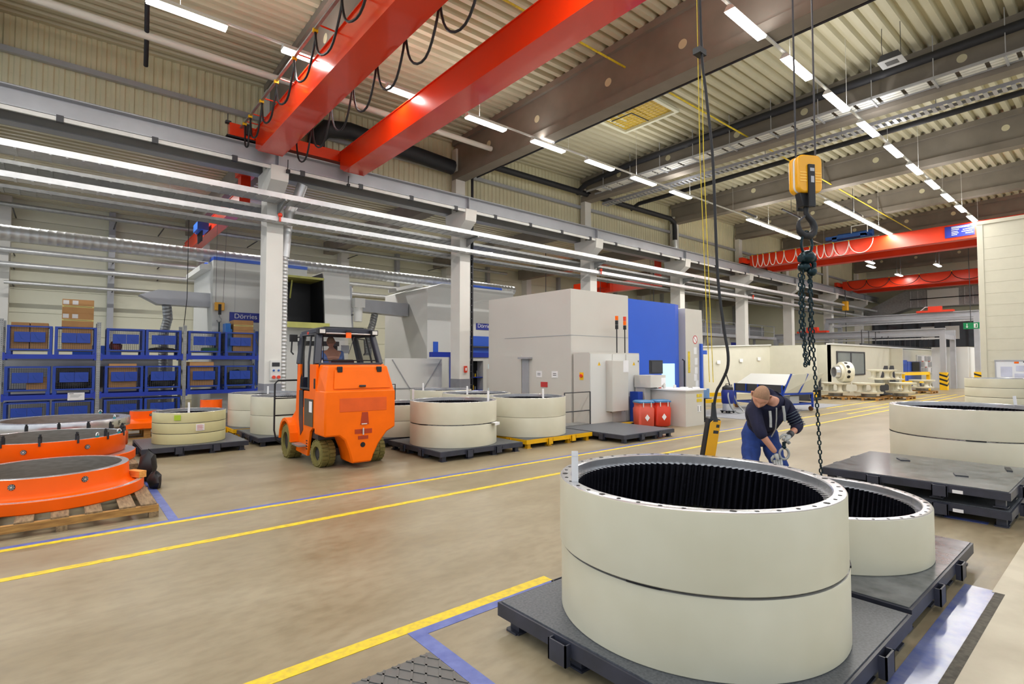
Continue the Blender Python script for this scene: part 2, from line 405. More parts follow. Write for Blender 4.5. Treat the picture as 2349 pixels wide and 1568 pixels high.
# ================================================================ LAMPS
def lamp_proto():
    t = thing('strip_lamp', 'x', 'lamp', (0, 0, 0), 0, 'ceiling strip lamps')
    MB().prism([(-.115, 0), (.115, 0), (.06, .09), (-.06, .09)], -.71, .71, 'X').build('housing', 'lamp_body', t, smooth=False)
    MB().prism([(-.11, 0), (-.085, -.045), (.085, -.045), (.11, 0)], -.70, .70, 'X').build('lamp_glass', 'lamp_glass', t, smooth=False)
    return t
LP = lamp_proto(); used = False
_light = bpy.data.lights.new('strip_light', 'AREA'); _light.shape = 'RECTANGLE'; _light.size = 1.4; _light.size_y = .12
_light.energy = LAMP_W; _light.color = (1.0, .97, .93)
LZ = 8.95
def lamp(x, y, z, label, rz=0):
    global used
    if not used: t = LP; t.location = (x, y, z); t['label'] = label; t.rotation_euler = (0, 0, rz); used = True
    else: t = dup(LP, (x, y, z), rz, label, 'ceiling strip lamps')
    return t
lit = []
ords = ['first', 'second', 'third', 'fourth', 'fifth', 'sixth', 'seventh', 'eighth', 'ninth', 'tenth', 'eleventh', 'twelfth']
xs = [1.74, 4.28, 6.85, 9.35, 11.9, 14.46, 17.06, 19.65]
for i, x in enumerate(xs):
    lamp(x, 12.25, LZ, 'bright white strip lamp, %s from the left in the row nearest the wall' % ords[i]); lit.append((x, 12.25))
for i in range(4):
    lamp(26.3 + i*1.62, 12.25, LZ, 'strip lamp in the unbroken far stretch of the wall-side row, %s of four' % ords[i]); lit.append((26.3+i*1.62, 12.25))
for i in range(10):
    lamp(10.7 + i*2.575, 5.09, LZ, 'bright white strip lamp, %s nearest in the long right-hand row' % ords[i]); lit.append((10.7 + i*2.575, 5.09))
for i in range(6):
    lamp(26.1 + i*1.62, 8.65, LZ, 'strip lamp in the unbroken line above the middle of the hall, %s nearest' % ords[i]); lit.append((26.1+i*1.62, 8.65))
for i, (x, y) in enumerate([(42, 11.7), (44, 12.2), (47, 9.0), (50, 12)]):
    lamp(x, y, LZ-.2, 'small bright strip lamp far back beyond the red crane, %s' % ['left one', 'the longer one beside it', 'right-hand one', 'hindmost'][i]); lit.append((x, y))
near = [(-3.4, 12.25), (-.85, 12.25), (8.1, 5.09), (5.5, 5.09), (3.0, 5.09), (.4, 5.09), (-2.2, 5.09), (-4.8, 5.09), (0, -1.5), (5, -1.5), (10, -1.5), (15, -1.5), (-5, 9), (24, -1.5)]  # out-of-view lamps added to light the hall
far = [(38, 2.2), (41, .5), (44, 2.2), (47, .5), (50, 2.2), (53, .5), (56, 2.2), (59, .5)]  # unseen lamps added to brighten the far end of the hall
for x, y in far: lamp(x, y, LZ, 'added strip lamp hidden behind the cream office block to brighten the far hall'); lit.append((x, y))
for x, y in near:
    lamp(x, y, LZ, 'white strip lamp added to the hall roof out of view for its light'); lit.append((x, y))
for i, x in enumerate([-1.5, 2.5, 6.5, 10.5, 14.5, 18.5, 23, 28, 34, 40, 47, 54]):
    lamp(x, 24.5, 8.56, 'strip lamp under the lower roof of the side bay, %s from the left' % ords[i]); lit.append((x, 24.5, 8.56))
_up = bpy.data.lights.new('strip_light_upper', 'AREA'); _up.shape = 'RECTANGLE'; _up.size = 1.4; _up.size_y = .1
_up.energy = LAMP_W * .22; _up.color = (1.0, .98, .95)
_side = _light.copy(); _side.energy = LAMP_W * 1.8; _side.name = 'strip_light_side'
_far = _light.copy(); _far.energy = LAMP_W * 4; _far.name = 'added_far_light'  # stronger light for the added lamps behind the office block
for q in lit:
    if len(q) < 3:
        o = bpy.data.objects.new('strip_light_upper', _up); col.objects.link(o); o.rotation_euler = (PI, 0, 0)
        o.location = (q[0], q[1], LZ + .145 - (.2 if q[0] > 41 and q[1] > 5 else 0))
    o = bpy.data.objects.new('strip_light', _far if (q[0] > 37 and q[1] < 3) else (_side if len(q) > 2 else _light)); col.objects.link(o)
    o.location = (q[0], q[1], (q[2] if len(q) > 2 else LZ) - .055 - (.2 if q[0] > 41 and q[1] > 5 and len(q) < 3 else 0))
# trunking rails carrying the lamps, with thin hangers
for y, lab, x0 in ((12.25, 'slim white lamp rail nearest the wall', XA), (5.09, 'slim white lamp rail of the long right-hand row', XA), (8.65, 'slim white lamp rail above the middle of the hall', 24)):
    mb = MB().box(x0, y-.03, LZ+.09, 36, y+.03, LZ+.13)
    x = x0 + 1.1
    while x < 36:
        mb.box(x, y-.004, LZ+.13, x+.008, y+.004, roofz(x, y)); x += 3.75
    tag(mb.build('lamp_rail', 'lamp_body', smooth=False), lab, 'lamp rail', 'rails carrying the strip lamps')
mb = MB().box(XA, 24.47, 8.65, 56, 24.53, 8.69)
for k in range(14): mb.box(-6+4.5*k, 24.49, 8.69, -5.98+4.5*k, 24.51, 9.0)
tag(mb.build('lamp_rail', 'lamp_body', smooth=False), 'lamp rail under the lower roof of the side bay', 'lamp rail', 'rails carrying the strip lamps')
for x, y in ((42, 11.7), (44, 12.2), (47, 9.0), (50, 12), (0, -1.5), (5, -1.5), (10, -1.5), (15, -1.5), (24, -1.5), (-5, 9)) + tuple(far):
    o = MB().box(x-.5, y-.01, (LZ-.11 if x > 41 and y > 5 else LZ+.09), x-.48, y+.01, roofz(x, y)).box(x+.48, y-.01, (LZ-.11 if x > 41 and y > 5 else LZ+.09), x+.5, y+.01, roofz(x, y)).build('lamp_hanger', 'dark_steel', smooth=False)
    tag(o, 'pair of thin hangers holding a single strip lamp', 'hanger', 'hangers of the single strip lamps')
# ================================================================ STEEL PALLETS
def pallet(x0, y0, x1, y1, label, z=0.0, m='pallet', top='pallet_top', group='steel load pallets', rz=0, H=.2, skids=False, nx=3, ny=3):
    """root at the pallet's centre; footprint given in world before rotation"""
    cx, cy = (x0+x1)/2, (y0+y1)/2; a, b = (x1-x0)/2, (y1-y0)/2
    t = thing('steel_pallet', label, 'pallet', (cx, cy, z), rz, group)
    MB().box(-a+.02, -b+.02, H-.012, a-.02, b-.02, H).build('deck', top, t, smooth=False)
    fr = MB().box(-a, -b, H-.10, a, -b+.04, H-.008).box(-a, b-.04, H-.10, a, b, H-.008).box(-a, -b+.04, H-.10, -a+.04, b-.04, H-.008).box(a-.04, -b+.04, H-.10, a, b-.04, H-.008)
    fr.box(-a+.04, -.03, H-.09, a-.04, .03, H-.014)
    fr.build('frame', m, t, smooth=False)
    for i in range(nx + 1):
        for j in range(ny + 1):
            if 0 < i < nx and 0 < j < ny: continue
            px = -a+.12 + (2*a-.24)*i/nx; py = -b+.1 + (2*b-.2)*j/ny
            f = MB().box(px-.045, py-.045, .012, px+.045, py+.045, H-.1)
            f.box(px-.065, py-.065, 0, px+.065, py+.065, .012)
            f.build('foot', m, t, smooth=False)
    if skids:
        for s in (-1, 1):
            MB().box(-a+.04, s*(b-.1)-.05, 0, a-.04, s*(b-.1)+.05, .014).build('skid', m, t, smooth=False)
    for s in (-1, 1):
        for q in (-.22, .22):
            def loopm(cx_, cy_, ax):
                w, d = .075, .045
                mb = MB()
                if ax == 'x':
                    mb.box(cx_-w, cy_, H-.15, cx_-w+.01, cy_+d*s, H-.02).box(cx_+w-.01, cy_, H-.15, cx_+w, cy_+d*s, H-.02).box(cx_-w, cy_+(d-.01)*s, H-.15, cx_+w, cy_+d*s, H-.02)
                else:
                    mb.box(cx_, cy_-w, H-.15, cx_+d*s, cy_-w+.01, H-.02).box(cx_, cy_+w-.01, H-.15, cx_+d*s, cy_+w, H-.02).box(cx_+(d-.01)*s, cy_-w, H-.15, cx_+d*s, cy_+w, H-.02)
                return mb
            loopm(q*a*1.6, s*b, 'x').build('stake_pocket', m, t, smooth=False)
            loopm(s*a, q*b*1.6, 'y').build('stake_pocket', m, t, smooth=False)
    return t
pallet(2.40, 1.04, 4.42, 3.0, 'dark steel pallet under the big nearest pair of ivory rings', skids=True)
pallet(4.50, 1.06, 6.60, 3.04, 'dark steel pallet under the single ivory ring behind the nearest pair', top='pallet_shiny')
pallet(8.22, .98, 10.3, 2.95, 'upper of the two empty dark steel pallets stacked on the right', z=.223, top='pallet_shiny')
pallet(8.24, .98, 10.32, 2.95, 'lower of the two empty dark steel pallets stacked on the right', skids=True)
pallet(10.8, .85, 12.9, 2.95, 'dark steel pallet under the ivory ring pair at the right edge')
pallet(27.0, 2.4, 29.2, 4.6, 'dark pallet under the far right stack of three flat ivory rings')
pallet(5.45, 8.55, 7.52, 10.65, 'dark steel pallet under the ivory ring pair right of the forklift')
pallet(7.75, 8.68, 9.9, 10.55, 'yellow edged steel pallet under an ivory ring pair', m='pallet_yellow')
pallet(9.95, 7.75, 12.0, 9.8, 'empty grey steel pallet in front of the red bins')
pallet(5.2, 10.85, 7.3, 12.55, 'dark steel pallet just behind the forklift right side')
pallet(7.5, 10.62, 9.5, 12.5, 'dark steel pallet hidden behind two rows of ivory rings')
pallet(7.7, 12.75, 9.8, 14.7, 'hindmost dark steel pallet under an ivory ring pair')
pallet(1.18, 12.55, 3.1, 14.3, 'dark steel pallet under the cream green ring stack')
pallet(3.35, 12.75, 5.3, 14.72, 'dark steel pallet under the ring pair left of the forklift')
pallet(3.3, 14.85, 5.3, 16.75, 'yellow edged pallet behind the rings left of the forklift', m='pallet_yellow')
# ================================================================ GEAR RINGS
def ring_proto(Ro, H, teeth=104, shell='ring_white', label='x', rim=True, twist=-.05):
    t = thing('gear_ring', label, 'gear ring', (0, 0, 0), 0, 'toothed gear rings')
    s = Ro / .93; bev = .006; ri = .855*s; rt = .80*s; rr = .848*s
    MB().lathe([(ri, 0), (Ro-bev, 0), (Ro, bev), (Ro, H-.012), (Ro-.004, H-.004)], 96).build('painted_shell', shell, t)
    mb = MB()
    mb.lathe([(Ro-.004, H-.004), (Ro-.012, H), (ri, H), (ri-.006, H-.006), (rr, H-.06), (rr, H-.07), (rt+.043*s-.002, H-.069)], 96)
    mb.slot(1)
    i = 0; k = 0
    while i < 44:
        a = 2*PI*i/44 + .05
        if i % 11 in (3, 8): rad = .013
        else: rad = .0085
        mb.disc(((ri+Ro)/2*math.cos(a), (ri+Ro)/2*math.sin(a), H+.0015), rad*s*1.5, 12)
        i += 1 if (i % 5) else 1
    mb.build('top_flange', ['ring_steel', 'hole'], t)
    # helical teeth
    mb = MB(); vs = []; n = teeth; layers = 5
    for L in range(layers):
        z = .03 + (H-.1) * L/(layers-1)
        for i in range(n):
            a = 2*PI*i/n + twist*L/(layers-1)
            for da, rad in ((.0, rt), (.30, rt), (.50, rt+.04*s), (.80, rt+.04*s)):
                th = a + da*2*PI/n
                vs.append((rad*math.cos(th), rad*math.sin(th), z))
    m4 = 4*n; fs = []
    for L in range(layers-1):
        for i in range(m4):
            fs.append((L*m4+i, L*m4+(i+1) % m4, (L+1)*m4+(i+1) % m4, (L+1)*m4+i))
    mb.add(vs, fs)
    o = mb.build('gear_teeth', 'teeth', t, smooth=False)
    # bright ends of the teeth: small chamfer faces
    mb = MB(); vs = []; fs = []
    z = H-.07
    for i in range(n):
        a = 2*PI*i/n + twist
        for da, rad in ((.0, rt), (.30, rt), (.50, rt+.039*s), (.80, rt+.039*s)):
            th = a + da*2*PI/n; vs.append((rad*math.cos(th), rad*math.sin(th), z+.0006)); vs.append(((rt+.043*s)*math.cos(th), (rt+.043*s)*math.sin(th), z+.0006))
    for i in range(4*n):
        j = (i+1) % (4*n); fs.append((2*i, 2*i+1, 2*j+1, 2*j))
    mb.add(vs, fs).build('tooth_ends', 'ring_steel', t, smooth=False)
    return t
rings = {}
def ring(x, y, z, Ro, H, label, rz=0.0, shell='ring_white', sc_z=None):
    key = (Ro, H, shell)
    if key not in rings:
        t = ring_proto(Ro, H, label=label, shell=shell); rings[key] = t; t.location = (x, y, z); t.rotation_euler = (0, 0, rz); return t
    return dup(rings[key], (x, y, z), rz, label, 'toothed gear rings')
def tagstrip(x, y, z, label, rz=0, h=.2, w=.04, lean=0):
    mb = MB().box(-w/2, -.001, -.06, w/2, .001, h).box(-w/2, -.004, h-.03, w/2*.9, .001, h+.004)
    o = mb.build('marker_strip', 'paper', smooth=False); o.location = (x, y, z); o.rotation_euler = (0, lean, rz)
    return tag(o, label, 'marker strip', 'upright white marker strips')
def pad(x, y, z, a, Ro, label):
    mb = MB()
    c, s_ = math.cos(a), math.sin(a); da = .11
    vs = []
    for t in (-da, -da/2, 0, da/2, da):
        for rad in (Ro-.06, Ro+.004):
            for zz in (0, .014): vs.append(((rad*math.cos(a+t)), rad*math.sin(a+t), zz))
    fs = []
    for i in range(4):
        b = i*4
        fs += [(b, b+2, b+6, b+4), (b+1, b+5, b+7, b+3), (b+2, b+3, b+7, b+6), (b, b+4, b+5, b+1)]
    fs += [(0, 1, 3, 2), (16, 18, 19, 17)]
    mb.add(vs, fs)
    o = mb.build('spacer_pad', 'black', smooth=False); o.location = (x, y, z)
    return tag(o, label, 'spacer pad', 'dark spacer pads between the rings')
VT = -2.44   # direction from the rings towards the camera
def pads(x, y, z, Ro, who):
    for i, a in enumerate((-2.9, -1.15, .35, 1.9)):
        pad(x, y, z, a, Ro, 'dark spacer pad between the two rings of %s' % who)
# nearest pair
ring(3.42, 2.06, .2, .93, .442, 'lower ivory gear ring of the big pair nearest the camera')
pads(3.42, 2.06, .642, .93, 'the nearest pair')
ring(3.405, 2.06, .656, .93, .442, 'upper ivory gear ring of the big pair nearest the camera', .3)
ring(5.58, 2.08, .2, .92, .44, 'single ivory gear ring behind the nearest pair, on its own pallet', .8)
ring(11.85, 1.92, .2, 1.1, .47, 'lower ivory gear ring of the pair at the right edge')
pads(11.85, 1.92, .67, 1.1, 'the pair at the right edge')
ring(11.85, 1.92, .684, 1.1, .47, 'upper ivory gear ring of the pair at the right edge', .5)
ring(6.40, 9.52, .2, .92, .442, 'lower ivory gear ring of the pair right of the forklift')
pads(6.40, 9.52, .642, .92, 'the pair right of the forklift')
ring(6.40, 9.52, .656, .92, .442, 'upper ivory gear ring of the pair right of the forklift', .2)
ring(8.62, 9.62, .2, .92, .442, 'lower ivory gear ring on the yellow edged pallet')
ring(8.62, 9.62, .642, .92, .442, 'upper ivory gear ring on the yellow edged pallet', .6)
ring(6.24, 11.66, .2, .92, .36, 'lower of two steel edged ivory rings half hidden behind the forklift', .1)
ring(6.24, 11.66, .56, .92, .36, 'upper of two steel edged ivory rings half hidden behind the forklift', .9)
ring(8.51, 11.56, .2, .92, .442, 'lower ivory ring in the second row behind the yellow edged pallet')
ring(8.51, 11.56, .642, .92, .442, 'upper ivory ring in the second row behind the yellow edged pallet', .7)
ring(8.76, 13.72, .2, .92, .442, 'lower ivory ring of the hindmost pair before the big grey machine')
ring(8.76, 13.72, .642, .92, .442, 'upper ivory ring of the hindmost pair before the big grey machine', .4)
ring(4.36, 13.72, .2, .92, .442, 'lower ivory ring of the pair just left of the forklift')
ring(4.36, 13.72, .642, .92, .442, 'upper ivory ring of the pair just left of the forklift', .4)
ring(4.30, 15.76, .2, .92, .43, 'lower ivory ring of the hind pair left of the forklift')
ring(4.30, 15.76, .63, .92, .43, 'upper ivory ring of the hind pair left of the forklift', .3)
for i, (nm, z) in enumerate((('bottom', .2), ('middle', .56), ('top', .92))):
    ring(28.1, 3.52, z, 1.1, .35, '%s one of three flat ivory rings stacked at the far right' % nm, .2*i)
for i, (nm, z) in enumerate((('bottom', .2), ('middle', .42), ('top', .64))):
    ring(2.12, 13.42, z, .69, .214, '%s of the three cream green gear rings' % nm, .2*i, shell='ring_cream')
# marker strips standing in the rims
tagstrip(2.64, 2.47, 1.098, 'upright white marker strip in the rim of the nearest ring', rz=-.7, h=.2, w=.045)
tagstrip(12.75, 1.42, 1.154, 'leaning white marker strip in the ring at the right edge', rz=-.7, h=.15, w=.06, lean=-.1)
for x, y, z, lab in ((6.72, 8.72, 1.1, 'ring right of the forklift'), (8.38, 8.82, 1.09, 'ring on the yellow edged pallet'), (5.83, 9.55+.7, 1.1, 'rim behind the first ring right of the forklift'),
                     (7.82, 11.02, 1.09, 'ring of the second row'), (7.95, 13.4, 1.09, 'hindmost ring'), (4.15, 14.98, 1.06, 'hind ring left of the forklift'), (2.0, 12.8, .86, 'cream green ring stack')):
    tagstrip(x, y, z, 'upright white marker strip in the %s' % lab, rz=-.7, h=.2, w=.045)
# papers on rings
o = MB().box(-.08, -.004, 0, .08, 0, .14).build('paper_sheet', 'paper', smooth=False); o.location = (2.2, 12.722, .47); o.rotation_euler = (0, 0, .1)
mb = MB()
for i in range(6): mb.box(-.06, -.0055, .02+.018*i, .06 - .02*(i % 2), -.0042, .026+.018*i)
mb.build('printed_lines', 'ink_red', o, smooth=False); tag(o, 'white sheet with red print on the cream green rings', 'paper')
o = MB().box(-.06, -.004, 0, .06, 0, .11).build('label_card', 'lime', smooth=False); o.location = (1.80, 12.80, .70); o.rotation_euler = (0, 0, -.42); tag(o, 'lime green card stuck to the top cream green ring', 'label')
o = MB().box(-.12, -.09, 0, .12, 0, .004).box(-.12, -.094, -.05, .12, -.09, .004).build('paper_sheet', 'paper', smooth=False); o.location = (6.86, 8.727, .645); o.rotation_euler = (0, 0, .5)
tag(o, 'folded white paper sticking out between the rings right of the forklift', 'paper')
o = MB().box(-.14, -.10, 0, .14, 0, .004).box(-.14, -.104, -.3, .14, -.1, .004).build('paper_sheet', 'paper', smooth=False); o.location = (12.35, .95, .673); o.rotation_euler = (0, 0, .3)
tag(o, 'folded white paper hanging from the ring pair at the right edge', 'paper')
for x, y, w, l, r_, lab in ((9.0, 1.55, .2, .13, .3, 'near edge'), (9.75, 2.35, .2, .12, .5, 'far edge'), (9.95, 1.2, .3, .06, .2, 'right side')):
    o = MB().box(-w/2, -l/2, 0, w/2, l/2, .012).build('rubber_pad', 'charcoal', smooth=False); o.location = (x, y, .423); o.rotation_euler = (0, 0, r_)
    tag(o, 'small flat rubber pad lying on the stacked pallets, by the %s' % lab, 'rubber pad', 'rubber pads on the empty pallets')
for z in (.345, .122):
    o = MB().box(-.002, -.05, -.02, 0, .05, .02).build('label_plate', 'paper', smooth=False); o.location = (8.218, 1.45, z)
    tag(o, 'small white plate on the edge of the %s stacked pallet' % ('upper' if z > .3 else 'lower'), 'label')
# ================================================================ ORANGE CASTINGS
def casting(name, label, cx, cy, prof_o, prof_s, prof_b, ports, rough=0):
    t = thing(name, label, 'ring casting', (cx, cy, 0), 0, 'flanged ring castings')
    MB().lathe(prof_o, 96).build('painted_body', 'orange_cast', t)
    MB().lathe(prof_s, 96).build('machined_face', 'ring_steel', t)
    MB().lathe(prof_b, 96).build('bore', 'bore_steel', t)
    for a, rad, z in ports:
        c = (rad*math.cos(a), rad*math.sin(a), z)
        d = (math.cos(a), math.sin(a), 0)
        mb = MB().cyl(c, (c[0]+d[0]*.008, c[1]+d[1]*.008, z), .036, 20)
        mb.slot(1)
        for k in range(8):
            b = 2*PI*k/8; tx, ty = -d[1], d[0]
            p = (c[0]+d[0]*.009+tx*.026*math.cos(b), c[1]+d[1]*.009+ty*.026*math.cos(b), z+.026*math.sin(b))
            mb.cyl(p, (p[0]+d[0]*.004, p[1]+d[1]*.004, p[2]), .006, 8)
        mb.cyl((c[0]+d[0]*.008, c[1]+d[1]*.008, z), (c[0]+d[0]*.014, c[1]+d[1]*.014, z), .014, 12)
        mb.build('port_cover', ['dark_steel', 'ring_steel'], t)
    return t
z0 = .165
casting('ring_casting', 'low orange flanged ring casting nearest the camera on the wooden pallet', -.12, 9.2,
    [(.84, z0), (1.01, z0), (1.02, z0+.01), (1.02, z0+.135)] + [(1.015, z0+.14)],
    [(1.015, z0+.14), (1.0, z0+.145), (.955, z0+.145), (.955, z0+.13)], [(.76, .545), (.755, z0), (.84, z0)],
    [(-1.15, .842, .46), (-1.95, .842, .46)])
c1 = col.objects.get('ring_casting')
MB().lathe([(.955, z0+.13), (.90, z0+.135), (.868, z0+.16), (.85, z0+.2), (.842, .53), (.84, .54)], 96).build('painted_collar', 'orange_cast', c1)
MB().lathe([(.84, .54), (.835, .545), (.765, .545), (.76, .54)], 96).build('top_face', 'ring_steel', c1)
casting('ring_casting', 'tall orange ring casting with black clamps around its top edge', -.15, 11.35,
    [(.96, .42), (.985, .45), (.985, .715), (.98, .72)], [(.98, .72), (.92, .722), (.915, .715)], [(.915, .715), (.915, .25), (1.0, .25), (1.0, .30)],
    [(-1.1, .987, .60), (-1.85, .987, .60)])
c2 = [o for o in col.objects if o.name.startswith('ring_casting')][-1]
MB().lathe([(.95, .28), (1.12, .28), (1.13, .29), (1.13, .41), (1.12, .42)], 96).build('lower_flange', 'orange_cast', c2)
MB().lathe([(1.12, .42), (.96, .42)], 96).build('flange_face', 'ring_steel', c2)
for i in range(14):
    a = 2*PI*i/14 + .12
    c = (-.15+.95*math.cos(a), 11.35+.95*math.sin(a))
    t = thing('edge_clamp', 'black screw clamp standing on the rim of the tall orange casting', 'clamp', (c[0], c[1], .722), a, 'black clamps on the orange casting')
    MB().cyl((0, 0, 0), (0, 0, .09), .024, 12).cyl((0, 0, .09), (0, 0, .12), .015, 10).build('clamp_body', 'black', t)
    MB().cyl((-.02, 0, .10), (.045, 0, .11), .008, 8).box(.02, -.012, -.05, .05, .012, .06).build('clamp_arm', 'charcoal', t)
def lift_eye(x, y, z, lab):
    t = thing('lifting_eye', lab, 'lifting eye', (x, y, z), random.random()*3, 'lifting eyes on the castings')
    MB().cyl((0, 0, 0), (0, 0, .025), .022, 12).build('swivel_base', mat('teal_swivel', (40, 150, 160), .5), t)
    MB().tube([(.03*math.cos(q), 0, .035+.035*math.sin(q)) for q in [PI*k/8-.2 for k in range(10)]], .007, 8).build('loop', 'paper', t)
lift_eye(.42, 10.6, .722, 'teal lifting eye with a white loop on the front rim of the tall orange casting')
lift_eye(.72, 10.98, .722, 'teal lifting eye at the right end of the tall orange casting')
lift_eye(.78, 13.15, .785, 'teal lifting eye with white loop on the bare steel ring')
lift_eye(.62, 14.7, .785, 'white loop lifting eye on the far rim of the bare steel ring')
t = casting('ring_casting', 'flat bare steel ring with letter F behind the orange castings', 0.0, 13.75,
    [(.9, .2), (1.04, .2), (1.05, .22), (1.05, .45), (1.0, .5)], [(1.0, .62), (1.08, .62), (1.085, .63), (1.085, .775), (1.08, .785), (.9, .785)], [(.9, .785), (.895, .62), (1.0, .62), (1.0, .5)], [])
text_mesh('letter', 'F', .12, 'ink', t, (.86, -.675, .70), (PI/2, 0, math.atan2(-.675, .86)+PI/2), ext=.001)
t = casting('ring_casting', 'small orange casting with stub collar beside the cream green rings', 1.62, 16.6,
    [(.5, .25), (.62, .25), (.62, .38), (.58, .41), (.36, .44), (.33, .47), (.33, .66)], [(.33, .66), (.26, .66)], [(.26, .66), (.25, .25), (.5, .25)], [(-1.3, .332, .56)])
t = casting('ring_casting', 'dark orange casting standing behind the ring pair left of the forklift', 3.05, 16.2,
    [(.2, .2), (.3, .2), (.3, .5), (.26, .55), (.26, .9)], [(.26, .9), (.2, .9)], [(.2, .9), (.2, .2)], [])
# wooden pallets and timber
def wood_pallet(x0, y0, x1, y1, label, z=0, H=.144, m='wood', group='wooden pallets', rz=0, nb=5):
    cx, cy = (x0+x1)/2, (y0+y1)/2; a, b = (x1-x0)/2, (y1-y0)/2
    t = thing('wooden_pallet', label, 'pallet', (cx, cy, z), rz, group)
    for i in range(nb):
        p = -a + .07 + (2*a-.14)*i/(nb-1)
        MB().box(p-.06, -b, H-.022, p+.06, b, H).build('deck_board', m, t, smooth=False)
    for j in range(3):
        q = -b + .05 + (2*b-.1)*j/2
        MB().box(-a, q-.05, H-.044, a, q+.05, H-.022).build('stringer', m, t, smooth=False)
        for i in range(3):
            p = -a+.07 + (2*a-.14)*i/2
            MB().box(p-.07, q-.05, .02, p+.07, q+.05, H-.044).build('block', m, t, smooth=False)
        MB().box(-a, q-.05, 0, a, q+.05, .02).build('bottom_board', m, t, smooth=False)
    return t
t = thing('wooden_pallet', 'long heavy weathered timber pallet under the nearest orange casting', 'pallet', (0, 0, 0), 0, 'wooden pallets')
MB().box(-1.4, 7.86, .065, .93, 7.93, .145).build('stringer', 'wood', t, smooth=False)
MB().box(-1.4, 8.98, .065, .93, 9.05, .145).build('stringer', 'wood', t, smooth=False)
MB().box(-1.4, 10.1, .065, .93, 10.17, .145).build('stringer', 'wood', t, smooth=False)
for i, p in enumerate((.83, .62, .3, 0, -.3, -.6, -.9, -1.3)):
    MB().box(p-.08, 7.88, .145, p+.08, 10.17, .165).build('deck_board', 'wood_grey', t, smooth=False)
for p in (.88, .02, -.6, -1.3):
    for q in (7.90, 9.01, 10.13): MB().box(p-.05, q-.05, 0, p+.05, q+.05, .065).build('block', 'wood_grey', t, smooth=False)
o = MB().box(-.05, -.13, 0, .05, .13, .09).build('timber_block', 'wood_fresh', smooth=False, bevel=.004); o.location = (.80, 9.03, z0+.146); o.rotation_euler = (0, 0, .5); tag(o, 'short fresh timber block lying on the flange of the nearest orange casting', 'timber')
wood_pallet(-1.2, 10.4, .95, 12.4, 'weathered pallet under the clamped orange casting', H=.28, m='wood_grey')
wood_pallet(-.95, 12.9, .95, 14.7, 'weathered pallet under the bare steel ring', H=.2, m='wood')
wood_pallet(1.1, 16.1, 2.15, 17.2, 'weathered pallet under the small orange casting', H=.25, m='wood')
wood_pallet(2.75, 15.85, 3.28, 16.6, 'small pallet under the dark orange casting', H=.2, m='wood')
# crumpled black plastic beside the castings
def lumpy(name, label, cat, c, s_, m, seed=1, n=14):
    rnd = random.Random(seed); mb = MB(); mb.sphere((0, 0, 0), 1.0, n)
    mb.v = [tuple(v[i]*s_[i]*(1+rnd.uniform(-.22, .22)) for i in range(3)) for v in mb.v]
    zmin = min(v[2] for v in mb.v); mb.v = [(x, y, max(z, -s_[2]*.8)) for x, y, z in mb.v]
    o = mb.build(name, m, ang=60); o.location = (c[0], c[1], c[2] + s_[2]*.8); return tag(o, label, cat)
lumpy('plastic_sheet', 'crumpled black plastic sheet between the orange castings and the floor line', 'plastic sheet', (1.10, 9.72, 0), (.10, .26, .13), 'black', 3, 9)
lumpy('plastic_sheet', 'black bundled cloth behind the timber block on the nearest orange casting', 'cloth', (1.06, 10.3, 0), (.14, .22, .26), 'black', 12, 9)
# ================================================================ BRIDGE CRANES
def girder(mb, x0, x1, y0, y1, z0, z1, step=.35):
    mb.prism([(y0, z0+.02), (y1-step, z0+.02), (y1, z0+.18), (y1, z1-.02), (y0, z1-.02)], x0+.03, x1-.03, 'X')
    mb.box(x0, y0, z1-.02, x1, y1, z1).box(x0, y0, z0, x1, y1-step, z0+.02)
def festoon(root, x, ys, z, drop, m='black'):
    mb = MB().box(x-.03, ys[-1]-.3, z+.05, x+.03, ys[0]+.6, z+.09)
    mb.build('festoon_rail', 'galv_dull', root, smooth=False)
    for i in range(len(ys)-1):
        a, b = ys[i], ys[i+1]; pts = []
        for k in range(15):
            t = k/14; y = a + (b-a)*(.5-.5*math.cos(PI*t)); s = math.sin(PI*t)
            pts.append((x + .01*math.sin(k), y, z - drop*s))
        MB().tube(pts, .024, 6).build('festoon_cable', m, root)
        mb = MB().box(x-.05, a-.03, z, x+.05, a+.03, z+.07); mb.build('cable_trolley', 'yellow', root, smooth=False)
        if x < 4: MB().box(x, a-.3, z-.01, x+.34, a-.27, z+.01).build('rail_arm', 'red', root, smooth=False)
def crane(label, X, ys, ye, z0, z1, w, gap, m, fest=None):
    t = thing('bridge_crane', label, 'crane', (0, 0, 0), 0, 'red bridge cranes of the hall')
    for k in (0, 1):
        x = X + k*gap; mb = MB(); girder(mb, x, x+w, ys, ye, z0, z1); mb.build('girder', m, t, smooth=False)
        MB().box(x+w*.4, ys, z1, x+w*.6, ye-.4, z1+.05).build('trolley_rail', 'dark_steel', t, smooth=False)
    c = X+w/2
    MB().box(X-.62, 16.62, 8.42, X+gap+w+.5, 16.88, 8.78).build('end_carriage', m, t, smooth=False, bevel=.01)
    mb = MB().box(X-.7, 16.58, 8.36, X+.1, 16.92, 8.40); mb.build('buffer', 'black', t, smooth=False)
    for xx in (X-.35, X+gap+w+.2):
        MB().cyl((xx, 16.7, 8.47), (xx, 16.8, 8.47), .11, 16).build('wheel', 'dark_steel', t)
    for k in (0, 1):
        x = X + k*gap; MB().box(x+.03, ye-.02, 8.44, x+w-.03, 16.64, 8.66).build('girder_end', m, t, smooth=False)
    return t
c1 = crane('huge red twin girder bridge crane crossing overhead nearest the camera', 4.07, -3, 16.45, 7.94, 8.66, .68, 2.53, 'red')
festoon(c1, 3.74, [16.2, 15.6, 14.5, 13.25, 11.95, 10.65, 9.3, 8.0, 6.7, 5.4, 4.1], 8.62, .72)
